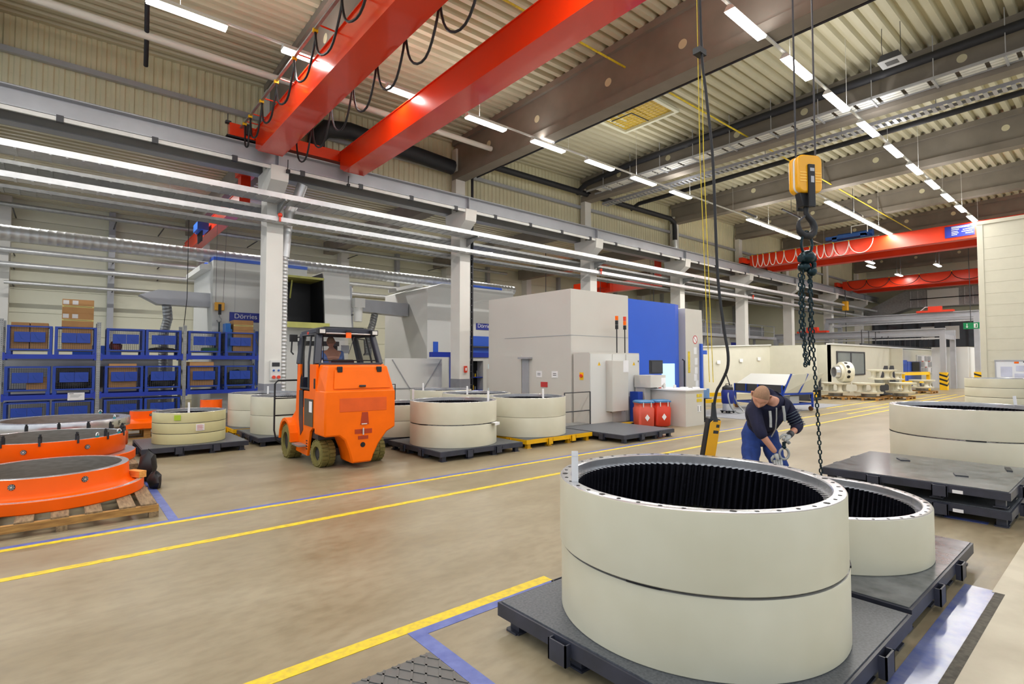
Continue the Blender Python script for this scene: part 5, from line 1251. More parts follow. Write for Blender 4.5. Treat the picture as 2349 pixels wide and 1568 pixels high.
MB().box(.02, -.044, -.10, .05, -.042, -.07).box(.0, -.044, -.16, .05, -.042, -.13).build('marking', 'charcoal', body, smooth=False)
for xy in ((4.9, 2.82), (4.9, 2.86)):
    o = MB().tube([(xy[0], xy[1], 8.3), (xy[0], xy[1]-.03, 4.0), (xy[0], xy[1]-.1, 1.7)], .004, 5).build('strain_cord', 'yellow_paint'); tag(o, 'thin yellowish strain cord hanging beside the pendant cable', 'cord', 'strain cords beside the pendant cable')
o = MB().box(4.74, 2.72, 4.98, 4.86, 2.80, 5.04).build('cord_clamp', 'black', smooth=False); tag(o, 'small black clamp on the pendant cable high up', 'clamp')
# ================================================================ PEOPLE
def skin_geo(nodes, edges, sub=2, root=0):
    """nodes: list of (co, radius); returns verts, faces grown with a Skin modifier"""
    me = bpy.data.meshes.new('sk'); me.from_pydata([tuple(n[0]) for n in nodes], edges, [])
    o = bpy.data.objects.new('sk', me); col.objects.link(o)
    o.modifiers.new('skin', 'SKIN'); 
    if not me.skin_vertices: 
        bpy.context.view_layer.objects.active = o
    sv = me.skin_vertices[0].data
    for i, n_ in enumerate(nodes):
        r_ = n_[1]; sv[i].radius = (r_, r_) if not isinstance(r_, tuple) else r_
        sv[i].use_root = (i == root)
    s = o.modifiers.new('sub', 'SUBSURF'); s.levels = sub; s.render_levels = sub
    dg = bpy.context.evaluated_depsgraph_get(); dg.update(); ev = o.evaluated_get(dg).to_mesh()
    vs = [tuple(v.co) for v in ev.vertices]; fs = [tuple(p.vertices) for p in ev.polygons]
    o.evaluated_get(dg).to_mesh_clear(); bpy.data.objects.remove(o); bpy.data.meshes.remove(me)
    return vs, fs
def hand_geo(wrist, d, nrm, thumb_side, curl=.9, s=1.0, rr=.0095):
    """palm and five curled fingers; d = direction of the fingers, nrm = back of the hand"""
    wrist = Vector(wrist); d = Vector(d).normalized(); nrm = Vector(nrm); nrm = (nrm - d*nrm.dot(d)).normalized(); side = d.cross(nrm) * thumb_side
    nodes = [(wrist, .026*s), (wrist + d*.035*s, (.032*s, .02*s)), (wrist + d*.075*s, (.034*s, .017*s))]
    vs, fs = skin_geo(nodes, [(0, 1), (1, 2)], 2); mb = MB(); mb.add(vs, fs)
    for k, (off, L) in enumerate(((.030, .072), (.010, .082), (-.011, .076), (-.030, .060))):
        p = wrist + d*.078*s + side*off*s; pts = [p - d*.012*s]; dirv = d.copy(); ang = curl*.55
        pts.append(p)
        for j, f in enumerate((.45, .32, .23)):
            dirv = (Matrix.Rotation(ang*(1.0 if j else .8), 3, side*thumb_side*1.0) @ dirv).normalized()
            p = p + dirv*L*f*s; pts.append(p)
        mb.tube(pts, [rr*s*1.05, rr*s*1.05, rr*s, rr*s*.92, rr*s*.7], 8)
    p = wrist + d*.025*s + side*.030*s; pts = [p - side*.01*s, p + (side*.6+d*.8).normalized()*.03*s]; q = pts[-1]
    pts.append(q + (side*.15+d - nrm*.5).normalized()*.03*s); pts.append(pts[-1] + (d*.8 - nrm*.6 - side*.3).normalized()*.024*s)
    mb.tube(pts, [rr*s*1.4, rr*s*1.2, rr*s*1.05, rr*s*.8], 8)
    return mb
def head_geo(c, fwd, up, s=1.0):
    fwd = Vector(fwd).normalized(); up = Vector(up); up = (up - fwd*up.dot(fwd)).normalized(); rt = fwd.cross(up)
    def G(x, y, z): return max(0, math.exp(-(x*x+y*y+z*z)))
    def shape(u, v):  # u azimuth, v polar
        x = math.sin(v)*math.sin(u); y = math.sin(v)*math.cos(u); z = -math.cos(v)
        X_, Y_, Z_ = x*.076, y*.098, z*.118
        f = max(0, y)
        if Z_ < -.02: k = (-.02-Z_)/.1; X_ *= 1-.34*k*(1+.2*f); Y_ = Y_*(1-.16*k) + .012*k*f*2
        if y < 0: Y_ *= 1.04
        n = G((X_)/.013, 0, (Z_+.030)/.020)*f; Y_ += .024*n
        n = G((X_)/.010, 0, (Z_+.008)/.028)*f; Y_ += .010*n
        for sx in (-1, 1): Y_ -= .012*G((X_-sx*.032)/.017, 0, (Z_-.003)/.013)*f; Y_ += .006*G((X_-sx*.030)/.024, 0, (Z_-.026)/.010)*f; Y_ += .006*G((X_-sx*.04)/.02, 0, (Z_+.03)/.02)*f
        Y_ += .007*G(X_/.022, 0, (Z_+.066)/.007)*f + .006*G(X_/.02, 0, (Z_+.079)/.007)*f - .006*G(X_/.024, 0, (Z_+.0725)/.004)*f
        Y_ += .008*G(X_/.02, 0, (Z_+.102)/.014)*f
        return X_*s, Y_*s, Z_*s
    N, K = 48, 36; vs = []; fs = []
    for i in range(K+1):
        for j in range(N):
            X_, Y_, Z_ = shape(2*PI*j/N, PI*i/K); vs.append(tuple(Vector(c) + rt*X_ + fwd*Y_ + up*Z_))
    for i in range(K):
        for j in range(N): fs.append((i*N+j, i*N+(j+1) % N, (i+1)*N+(j+1) % N, (i+1)*N+j))
    mb = MB(); mb.add(vs, fs)
    def T(x, y, z): return tuple(Vector(c) + rt*x*s + fwd*y*s + up*z*s)
    for sx in (-1, 1):
        mb.tube([T(sx*.072, -.004, .022), T(sx*.083, -.012, .030), T(sx*.088, -.022, .015), T(sx*.085, -.018, -.008), T(sx*.078, -.006, -.026), T(sx*.072, .002, -.028)], [.005*s, .009*s, .010*s, .009*s, .007*s, .004*s], 8)
    return mb, T, shape, (rt, fwd, up)
def hair_geo(c, axes, shape, s=1.0, grow=1.035):
    rt, fwd, up = axes; vs = []; fs = []; N, K = 48, 20
    for i in range(K+1):
        v = PI*(.40 + .60*i/K)
        for j in range(N):
            u = 2*PI*j/N; fr = max(0, math.cos(u)); vv = v
            lim = PI*(.40 + .27*fr**.7)      # hairline rises over the forehead
            vv = max(v, lim)
            X_, Y_, Z_ = shape(u, vv); g = grow if vv > lim + .02 else 1.002
            vs.append(tuple(Vector(c) + rt*X_*g + fwd*Y_*g + up*Z_*g))
    for i in range(K):
        for j in range(N): fs.append((i*N+j, i*N+(j+1) % N, (i+1)*N+(j+1) % N, (i+1)*N+j))
    return MB().add(vs, fs)
# worker: r = to the right in the picture, c = towards the camera, z = up, from the point he stands on
WO = Vector((6.78, 3.08, 0)); wr = Vector((.764, -.645, 0)); wc = Vector((-.645, -.764, 0))
def W(r_, c_, z_): return wr*r_ + wc*c_ + Vector((0, 0, z_))
t = thing('person', 'worker in navy hooded sweatshirt and blue trousers bending over a shackle behind the ring', 'person', WO); t.scale = (1.08, 1.08, 1.08)
J = {'pel': W(.02, -.20, .90), 'sp1': W(.02, -.10, 1.05), 'sp2': W(.0, .03, 1.19), 'ch': W(-.01, .10, 1.27), 'nk': W(-.02, .19, 1.33), 'hb': W(-.09, .26, 1.35),
     'sa': W(-.20, .16, 1.20), 'ea': W(-.20, .33, .97), 'wa': W(-.05, .36, .76), 'sb': W(.22, .06, 1.26), 'eb': W(.345, .10, 1.02), 'wb': W(.14, .30, .955),
     'hl': W(-.075, -.17, .86), 'kl': W(-.17, -.02, .49), 'al': W(-.22, -.16, .09), 'tl': W(-.26, .05, .035), 'hr': W(.13, -.19, .86), 'kr': W(.19, -.02, .49), 'ar': W(.20, -.18, .09), 'tr': W(.24, .04, .035)}
names = list(J); idx = {n_: i for i, n_ in enumerate(names)}
def nodes(rad): return [(J[n_], rad[n_]) for n_ in rad], {n_: i for i, n_ in enumerate(rad)}
rad = dict(pel=.12, sp1=.115, sp2=.12, ch=.12, nk=.062, hb=.058, sa=.06, ea=.045, wa=.03, sb=.06, eb=.045, wb=.03, hl=.06, kl=.06, al=.045, tl=.035, hr=.06, kr=.06, ar=.045, tr=.035)
nd, ix = nodes(rad)
ed = [(ix[a], ix[b]) for a, b in (('pel', 'sp1'), ('sp1', 'sp2'), ('sp2', 'ch'), ('ch', 'nk'), ('nk', 'hb'), ('ch', 'sa'), ('sa', 'ea'), ('ea', 'wa'), ('ch', 'sb'), ('sb', 'eb'), ('eb', 'wb'), ('pel', 'hl'), ('hl', 'kl'), ('kl', 'al'), ('al', 'tl'), ('pel', 'hr'), ('hr', 'kr'), ('kr', 'ar'), ('ar', 'tr'))]
vs, fs = skin_geo(nd, ed, 2, ix['pel'])
hc = W(-.175, .30, 1.375)
hm, T, shp, ax = head_geo(hc, W(-.42, .62, -.72), W(-.12, .75, .62), 1.14)
hm.add(vs, fs); hm.build('body', 'skin', t, ang=80)
hair_geo(hc, ax, shp, 1.14, 1.006).build('cropped_hair', 'hair', t, ang=80)
mb = MB()
for sx in (-1, 1): mb.tube([T(sx*.018, .088, .028), T(sx*.034, .086, .032), T(sx*.048, .074, .026)], .004, 6)
mb.build('eyebrows', 'hair', t)
mb = MB()
for sx in (-1, 1): mb.sphere(T(sx*.031, .070, .003), .0105, 10)
mb.build('eyes', 'hair', t)
# sweatshirt
rad = dict(pel=.162, sp1=.178, sp2=.188, ch=.175, nk=.105, sa=.088, ea=.070, sb=.090, eb=.074)
nd, ix = nodes(rad); nd += [(J['ea'].lerp(J['wa'], .28), .055), (J['eb'].lerp(J['wb'], .55), .052)]
ed = [(ix[a], ix[b]) for a, b in (('pel', 'sp1'), ('sp1', 'sp2'), ('sp2', 'ch'), ('ch', 'nk'), ('ch', 'sa'), ('sa', 'ea'), ('ch', 'sb'), ('sb', 'eb'))] + [(ix['ea'], len(nd)-2), (ix['eb'], len(nd)-1)]
vs, fs = skin_geo(nd, ed, 2, ix['sp2']); sw = MB(); sw.add(vs, fs); sw = sw.build('sweatshirt', 'navy', t, ang=80)
vs, fs = skin_geo([(W(-.08, .02, 1.37), .06), (W(.02, -.03, 1.42), .085), (W(.11, .04, 1.36), .06), (W(.08, .16, 1.30), .04)], [(0, 1), (1, 2), (2, 3)], 2); MB().add(vs, fs).build('hood', 'navy', t, ang=80)
def strip(name, a, b, w, off=.0): return MB().tube([a, (Vector(a)+Vector(b))/2 + wc*.008, b], w, 8).build(name, 'glove', t)
strip('draw_cord', W(-.10, .345, 1.22), W(-.09, .335, 1.04), .014); strip('draw_cord', W(.065, .31, 1.27), W(.085, .30, 1.10), .014)
MB().tube([W(-.02, .33, 1.25), W(.0, .285, 1.12), W(.03, .20, 1.0), W(.035, .09, .90)], .007, 6).build('zip', 'glove', t)
mb = MB()
for k in range(6):
    p = J['eb'].lerp(J['wb'], -.1+.1*k); q = (J['wb']-J['eb']).normalized(); mb.lathe([(.064-.003*k, 0), (.067-.003*k, .006), (.064-.003*k, .012)], 16)
mb = MB()
for k in range(7):
    p = J['sb'].lerp(J['eb'], .35+.11*k); u = (J['eb']-J['sb']).normalized(); a = u.cross(Vector((0, 0, 1))).normalized(); b = u.cross(a)
    mb.tube([p + (a*math.cos(2*PI*j/16) + b*math.sin(2*PI*j/16))*(.0865-.002*k) for j in range(16)], .004, 5, closed=True)
mb.build('sleeve_stripes', mat('grey_stripe', (86, 100, 112), .8), t)
# trousers, shoes
mb = MB()
for hh, kk, aa in (('hl', 'kl', 'al'), ('hr', 'kr', 'ar')):
    P4 = smoothpts([J['pel'].lerp(J[hh], .35) + Vector((0, 0, .10)), J[hh] + Vector((0, 0, .02)), J[hh].lerp(J[kk], .5), J[kk], J[kk].lerp(J[aa], .5), J[aa] + Vector((0, 0, .01))], 4)
    m_ = len(P4)-1; mb.tube(P4, [(.122 + .010*math.sin(i*1.9)*(i > 3)) * (1-.42*i/m_) for i in range(m_+1)], 18)
mb.sphere(tuple(J['pel'] + Vector((0, 0, -.02))), .158, 18, .9)
mb.build('trousers', 'denim', t, ang=80)
for a, b in (('al', 'tl'), ('ar', 'tr')):
    vs, fs = skin_geo([(J[a] - Vector((0, 0, .03)) - (J[b]-J[a])*.25, .05), (J[a]-Vector((0, 0, .02)), .055), (J[b]+Vector((0, 0, .008)), .046), (J[b]+(J[b]-J[a])*.3, .035)], [(0, 1), (1, 2), (2, 3)], 2)
    mbs = MB(); mbs.add([(x, y, max(z, .004)) for x, y, z in vs], fs); mbs.build('shoe', 'black', t, ang=80)
# hands in work gloves
hand_geo(J['wb'], W(-.55, .25, -.55), W(.2, .6, .5), 1, 1.5, 1.15, .0105).build('gloved_hand', 'glove', t, ang=80)
MB().cyl(J['wb'] - (J['eb']-J['wb'])*-.12, J['wb'] + (J['wb']-J['eb'])*.10, .036, 14).build('glove_cuff', 'dark_steel', t)
hand_geo(J['wa'], W(.18, .05, -.9), W(-.4, .7, 0), 1, 1.0, 1.12, .0105).build('gloved_hand', 'glove', t, ang=80)
# shackle held by the worker
sc_ = WO + W(.035, .37, .80)*1.08
t = thing('shackle', 'large grey shackle with short chain held in the gloved hand of the worker', 'shackle', sc_, math.atan2(-.645, .764))
MB().tube([(.055*math.cos(a), 0, -.05 + .065*math.sin(a)) for a in [PI/2+2*PI*k/24 for k in range(24)]], .014, 10, closed=True).build('bow', 'galv_dull', t); MB().tube([(0, 0, .02), (0, 0, .09)], .02, 10).sphere((0, 0, .03), .026, 12).build('neck', 'chain', t)
# driver in the forklift cab
t = thing('person', 'forklift driver in light blue shirt seated inside the black cab', 'person', (4.0, 10.22, .09))
nd = [((0, .0, 1.50), .12), ((0, -.02, 1.72), .13), ((0, 0, 1.93), .13), ((0, .02, 2.07), .055), ((0, .04, 2.12), .05), ((-.19, .02, 1.98), .06), ((-.25, .14, 1.76), .045), ((-.12, .36, 1.80), .03), ((.19, .02, 1.98), .06), ((.26, .14, 1.76), .045), ((.14, .36, 1.80), .03), ((-.1, .05, 1.47), .09), ((-.12, .40, 1.46), .07), ((-.12, .50, 1.10), .05), ((.1, .05, 1.47), .09), ((.12, .40, 1.46), .07), ((.12, .50, 1.10), .05)]
ed = [(0, 1), (1, 2), (2, 3), (3, 4), (2, 5), (5, 6), (6, 7), (2, 8), (8, 9), (9, 10), (0, 11), (11, 12), (12, 13), (0, 14), (14, 15), (15, 16)]
vs, fs = skin_geo(nd, ed, 2, 0); c_ = (0.0, .06, 2.20); hm, T, shp, ax = head_geo(c_, (0, 1, -.1), (0, 0, 1), .95); hm.add(vs, fs); hm.build('body', 'skin', t, ang=80)
hair_geo(c_, ax, shp, 1, 1.06).build('hair', 'hair', t, ang=80)
vs, fs = skin_geo([(p, (r_[0] if isinstance(r_, tuple) else r_)*1.14) for p, r_ in nd[:3]] + [(nd[5][0], .075), (nd[6][0], .06), (nd[8][0], .075), (nd[9][0], .06)], [(0, 1), (1, 2), (2, 3), (3, 4), (2, 5), (5, 6)], 2, 0); MB().add(vs, fs).build('shirt', 'shirt', t, ang=80)
vs, fs = skin_geo([(p, r_*1.15) for p, r_ in (nd[0], nd[11], nd[12], nd[13], nd[14], nd[15], nd[16])], [(0, 1), (1, 2), (2, 3), (0, 4), (4, 5), (5, 6)], 2, 0); MB().add(vs, fs).build('trousers', 'denim', t, ang=80)
for s in (-1, 1): hand_geo((s*.13, .35, 1.80), (-s*.2, 1, 0), (0, 0, 1), s, 1.2, 1.0).build('hand', 'skin', t, ang=80)
# ================================================================ RIGHT SIDE AND BACKGROUND
t = thing('office_block', 'tall cream panelled office block at the right edge', 'building', (0, 0, 1.9*.069)); t.scale = (.931, .931, .931)
mb = MB()
for i in range(16): mb.box(32.0, -9, i*.515-.14, 36, 4.55, i*.515+.365)
mb.box(32.01, -9, -.14, 36, 4.56, 8.23).box(31.97, 4.45, -.14, 36, 4.66, 8.3).box(31.95, -9, 8.2, 36, 4.66, 8.36)
mb.build('panel_wall', mat('cream_office_panel', (206, 202, 184), .5, var=.02), t, smooth=False)
w = MB().box(31.93, 1.2, .95, 31.99, 4.15, 1.95).build('whiteboard', mat('whiteboard_enamel', (232, 234, 240), .15, var=.01), t, smooth=False)
MB().box(31.90, 1.15, 1.95, 31.99, 4.2, 2.0).box(31.91, 4.15, .95, 31.99, 4.19, 1.95).build('board_frame', 'steel_grey', w, smooth=False)
for (a, b, z0_, z1_) in ((4.0, 3.62, 1.25, 1.7), (3.55, 3.2, 1.05, 1.4), (3.95, 3.62, 1.02, 1.2), (2.9, 2.6, 1.45, 1.7), (2.5, 2.2, 1.2, 1.35), (3.5, 3.1, 1.5, 1.75)):
    MB().box(31.922, b, z0_, 31.93, a, z1_).build('pinned_chart', mat('pale_blue_sheet', (206, 210, 232), .6), w, smooth=False)
for k in range(9): MB().box(31.922, 3.2-.11*k, 1.88, 31.93, 3.26-.11*k, 1.93).build('heading_mark', 'ink', w, smooth=False)
MB().box(31.92, 3.4, 1.84, 31.93, 3.55, 1.92).build('orange_mark', 'orange', w, smooth=False)
# low cream booth walls and office behind
wallc = mat('booth_panel', (214, 212, 196), .5, var=.02)
t = thing('booth_wall', 'long low cream booth wall behind the chip cart', 'partition', (0, 0, 0))
mb = MB().add([(27.2, 16.2, 0), (33.6, 14.85, 0), (33.6, 14.85, 2.95), (27.2, 16.2, 2.75), (27.25, 16.35, 0), (33.65, 15.0, 0), (33.65, 15.0, 2.95), (27.25, 16.35, 2.75)], [(0, 1, 2, 3), (4, 7, 6, 5), (3, 2, 6, 7), (0, 4, 5, 1), (0, 3, 7, 4), (1, 5, 6, 2)])
mb.build('front_panel', wallc, t, smooth=False)
MB().box(33.6, 12.2, 0, 33.75, 14.95, 2.92).build('side_panel', wallc, t, smooth=False)
MB().bar((27.2, 16.15, 2.77), (33.6, 14.8, 2.97), .1, .06).build('top_cap', 'machine_white', t, smooth=False)
for k, (x, y) in enumerate(((29.0, 15.78), (30.9, 15.38), (32.5, 15.05))): MB().cbox((x, y-.04, 1.9+.1*k), (.28, .01, .2), rz=-.207).build('paper_note', 'paper', t, smooth=False)
t = thing('meeting_office', 'cream office cabin with dark framed window behind the castings', 'building', (0, 0, 0))
MB().box(35.2, 12.0, 0, 60, 12.15, 2.95).box(35.2, 12.0, 0, 35.35, 15, 2.95).build('cabin_wall', wallc, t, smooth=False)
wd = MB().box(36.2, 11.93, 1.05, 41.3, 12.0, 1.13).box(36.2, 11.93, 2.5, 41.3, 12.0, 2.58).box(36.2, 11.93, 1.13, 36.3, 12.0, 2.5).box(41.2, 11.93, 1.13, 41.3, 12.0, 2.5).box(38.6, 11.93, 1.13, 38.7, 12.0, 2.5).build('window_frame', 'dark_steel', t, smooth=False)
MB().box(36.3, 11.96, 1.13, 41.2, 11.975, 2.5).build('pane', 'window_glass', wd, smooth=False)
MB().box(35.2, 11.9, 2.95, 61, 12.2, 3.05).build('cap', 'machine_white', t, smooth=False)
MB().box(47, 11.2, 0, 47.1, 12.0, 2.9).build('door_side', wallc, t, smooth=False)
t = thing('mezzanine', 'dark railed gallery above the cream office wall', 'gallery', (0, 0, 0))
MB().box(42, 12.3, 3.0, 61, 12.45, 3.2).box(46, 12.5, 2.9, 61, 16, 3.0).build('deck_edge', 'dark_steel', t, smooth=False)
mb = MB().box(42, 12.3, 4.1, 61, 12.34, 4.14)
for k in range(13): mb.box(42+1.5*k, 12.3, 3.2, 42.05+1.5*k, 12.34, 4.1)
mb.build('railing', 'dark_steel', t, smooth=False)
t = thing('end_wall_glazing', 'dark glazed band across the far end wall', 'glazing', (0, 0, 0))
MB().box(61.8, -2, 3.3, 61.95, 17.2, 6.3).build('dark_band', mat('dark_glazing', (70, 76, 84), .2), t, smooth=False)
for k in range(16): MB().box(61.72, -1+1.2*k, 3.3, 61.8, -.88+1.2*k, 6.3).build('mullion', 'charcoal', t, smooth=False)
for a, b in ((10.4, 11.4), (12.2, 13.2)): MB().box(61.7, a, 4.0, 61.8, b, 5.2).build('lit_panel', 'machine_white', t, smooth=False)
t = thing('ventilation_duct', 'huge silver ventilation duct across the far end of the hall', 'duct', (0, 0, 0))
MB().prism([(-3, 6.7), (13.6, 6.9), (16.4, 5.9), (17.8, 5.9), (17.8, 6.8), (16.6, 7.1), (13.9, 8.5), (-3, 8.5)], 59.6, 61.2, 'X').build('duct_body', 'galv_dull', t, smooth=False)
for k in range(30): MB().box(59.55, -2.5+.55*k, 6.95, 59.6, -2.47+.55*k, 8.45).build('duct_rib', 'galv', t, smooth=False)
MB().box(59.5, -3, 7.6, 59.55, 13.5, 7.68).build('dark_pipe', 'insul', t, smooth=False)
MB().box(59.5, 10.0, 6.9, 59.56, 12.2, 8.4).build('bright_sheet', 'machine_white', t, smooth=False)
# white machines seen between the far columns
for i, (x, y, w_, h, d_) in enumerate(((24.5, 20.0, 3.2, 3.9, 3), (30.5, 20.0, 3.4, 3.9, 3), (38.5, 20, 4, 4.0, 3))):
    t = thing('machine_tool', 'white machine enclosure in the side bay, %s beyond the blue door' % ['first', 'second', 'third'][i], 'machine', (x, y, 0), 0, 'big machine tools')
    MB().prism([(0, 0), (0, h), (w_-.9, h), (w_, 0)], 0, d_, 'Y').build('enclosure', 'machine_white', t, smooth=False)
    MB().box(.2, -.02, h-.9, 1.0, 0, h-.6).build('name_plate', 'sign_blue', t, smooth=False)
    MB().box(0, -.03, 1.5, w_-.6, 0, 1.9).build('blue_band', 'machine_blue', t, smooth=False)
t = thing('rectangular_duct', 'long pale duct high in the side bay beyond the third column', 'duct', (0, 0, 0), 0, 'rectangular ducts in the side bay')
MB().box(20, 22.6, 4.3, 50, 23.3, 5.1).build('duct_body', 'steel_grey', t, smooth=False)
for x in (22, 27, 33, 40, 47): MB().box(x, 22.9, 5.1, x+.03, 22.93, 9.0).build('hanger', 'dark_steel', t, smooth=False)
# second small hook block with a blue vacuum lifter
t = thing('hook_block', 'distant yellow hook block carrying a teal cylinder behind the cable', 'hook block', (25.6, 17.9, 3.85), 0, 'yellow hook blocks')
slab(t, 'housing', 'hook_yellow', -.22, -.1, -.1, .22, .1, .2, .02); MB().tube([(0, 0, -.1), (0, 0, -.6)], .04, 8).build('hook', 'black', t)
for s in (-.15, .15): MB().tube([(s, 0, .2), (s, 0, 3.9)], .01, 5).build('rope', 'dark_steel', t)
o = MB().cyl((25.6, 17.9, 2.0), (25.6, 17.9, 2.9), .26, 16).cyl((25.6, 17.9, 2.9), (25.6, 17.9, 3.25), .05, 8).tube([(25.3, 17.9, 2.0), (25.6, 17.9, 1.85), (25.9, 17.9, 2.0)], .06, 8).build('lifted_cylinder', mat('teal_cylinder', (70, 140, 158), .4)); tag(o, 'teal cylinder hanging from a distant hook above the cream booth', 'cylinder')
# chip cart
t = thing('chip_cart', 'blue framed wheeled chip cart with sloped white and cream panels', 'cart', (0, 0, 0))
A = [(19.6, 10.25, .72), (20.4, 8.75, .72), (20.4, 8.75, 1.0), (19.6, 10.25, 1.0)]
fr = Vector((21.58, 11.0, 0)); dirx = Vector((-.3, -.954, 0)); back = Vector((.954, -.3, 0))
Lc = 2.33; Wc = 1.9
def C(a, b, z): p = fr + dirx*a + back*b; return (p.x, p.y, z)
MB().add([C(0, 0, .72), C(Lc, 0, .72), C(Lc, 0, 1.02), C(0, 0, 1.02), C(0, .05, .72), C(Lc, .05, .72), C(Lc, .05, 1.02), C(0, .05, 1.02)], [(0, 1, 2, 3), (4, 7, 6, 5), (0, 3, 7, 4), (1, 5, 6, 2), (3, 2, 6, 7), (0, 4, 5, 1)]).build('grey_front', 'dark_steel', t, smooth=False)
MB().add([C(.0, .06, 1.0), C(Lc, .06, 1.0), C(Lc, .9, 1.42), C(0, .9, 1.42), C(0, .12, .98), C(Lc, .12, .98), C(Lc, .94, 1.40), C(0, .94, 1.40)], [(0, 1, 2, 3), (4, 7, 6, 5), (0, 3, 7, 4), (1, 5, 6, 2), (3, 2, 6, 7), (0, 4, 5, 1)]).build('white_slope', 'machine_white', t, smooth=False)
MB().add([C(0, .9, 1.42), C(Lc, .9, 1.42), C(Lc, 1.0, .72), C(0, 1.0, .72)], [(0, 1, 2, 3)]).add([C(0, 0, .72), C(Lc, 0, .72), C(Lc, 1.9, .72), C(0, 1.9, .72)], [(0, 1, 2, 3)]).build('tub_floor', 'steel_grey', t, smooth=False)
MB().add([C(Lc, 0, .72), C(Lc, 1.55, .72), C(Lc+.22, 1.95, 1.48), C(Lc+.1, .35, 1.42), C(Lc+.03, 0, .72), C(Lc+.03, 1.55, .72), C(Lc+.25, 1.95, 1.48), C(Lc+.13, .35, 1.42)], [(0, 1, 2, 3), (4, 7, 6, 5), (0, 3, 7, 4), (1, 5, 6, 2), (3, 2, 6, 7), (0, 4, 5, 1)]).build('cream_end_panel', wallc, t, smooth=False)
mb = MB().bar(C(Lc+.03, -.02, .7), C(Lc+.12, .33, 1.45), .05).bar(C(Lc+.04, .8, .7), C(Lc+.17, 1.15, 1.45), .05)
for a in (0, .6, 1.2, Lc): mb.bar(C(a, -.03, .68), C(a, -.03, 1.02), .04)
for b in (0, 1.6): mb.bar(C(0, b, .68), C(Lc, b, .68), .07).bar(C(0, b, .28), C(Lc, b, .28), .06)
for a in (0, Lc):
    mb.bar(C(a, 0, .68), C(a, 1.6, .68), .07).bar(C(a, 0, .28), C(a, 1.6, .28), .06)
    for b in (0, 1.6): mb.bar(C(a, b, .14), C(a, b, .68), .07)
mb.build('blue_frame', 'blue', t, smooth=False)
for a in (0.05, Lc-.05):
    for b in (0.03, 1.57):
        p = Vector(C(a, b, .09)); MB().cyl(p-back*.03, p+back*.03, .09, 16).build('caster', mat('brown_caster', (110, 72, 44), .6), t)
MB().cbox(C(1.9, .9, .42), (.5, .4, .3), rz=-.3).build('drain_box', 'machine_white', t, smooth=False)
# industrial vacuum cleaner
t = thing('vacuum_cleaner', 'blue industrial vacuum cleaner with silver hose on the grey mat', 'vacuum cleaner', (18.95, 9.95, .012))
MB().lathe([(0, .35), (.2, .35), (.22, .40), (.23, .78), (.2, .86), (0, .9)], 24).build('blue_tank', mat('vacuum_blue', (20, 40, 130), .35), t)
MB().lathe([(0, .08), (.19, .08), (.19, .35), (0, .35)], 24).build('steel_canister', 'galv', t)
MB().lathe([(0, .88), (.2, .86), (.19, .95), (.1, 1.02), (0, 1.03)], 24).build('motor_head', 'black', t)
MB().tube([(-.12, 0, .95), (-.12, 0, 1.08), (.12, 0, 1.08), (.12, 0, .95)], .015, 8).build('grip', 'black', t)
MB().tube(smoothpts([(-.18, -.12, .75), (-.35, -.2, .6), (-.3, -.3, .2), (.0, -.4, .03), (.5, -.35, .03), (.55, -.1, .3), (.35, .0, .8), (.3, 0, 1.05)]), .025, 8).build('hose', 'galv_dull', t)
MB().tube([(.28, .05, 1.0), (.05, .1, 1.5), (-.05, .1, 1.45)], .018, 8).build('push_handle', 'black', t)
for a in range(4): MB().cyl((.2*math.cos(a*PI/2+.7), .2*math.sin(a*PI/2+.7)-.02, .05), (.2*math.cos(a*PI/2+.7), .2*math.sin(a*PI/2+.7)+.02, .05), .05, 12).build('caster', 'black', t)
mb = MB().box(-.2, -.2, .06, .2, .2, .09); mb.build('chassis', 'black', t, smooth=False)
for x, y, lab in ((17.6, 11.6, 'left'), (21.6, 11.9, 'right')):
    tt = thing('barrier_beam', 'low yellow and black barrier behind the vacuum cleaner, %s piece' % lab, 'barrier', (x, y, 0), -.25, 'yellow barriers behind the cart')
    MB().box(-1.2, -.05, .42, 1.2, .05, .58).box(-1.2, -.05, .15, 1.2, .05, .3).build('yellow_beam', 'yellow', tt, smooth=False); MB().box(-1.15, -.03, 0, -1.05, .03, .6).box(1.05, -.03, 0, 1.15, .03, .6).build('post', 'yellow', tt, smooth=False)
# small stand of blue paper by the counter
o = MB().lathe([(0, 0), (.15, 0), (.15, .3), (0, .3)], 20).build('paper_roll', mat('blue_roll', (110, 150, 200), .7)); o.location = (15.75, 9.05, .75); tag(o, 'pale blue paper roll on a stand behind the pendant control', 'paper roll')
t = thing('roll_stand', 'thin black stand holding the blue paper roll', 'stand', (15.75, 9.05, 0)); MB().cyl((0, 0, 0), (0, 0, .75), .03, 8).cyl((0, 0, 0), (0, 0, .03), .2, 16).build('post', 'black', t); MB().box(-.16, -.16, .73, .16, .16, .75).build('shelf', 'black', t, smooth=False)
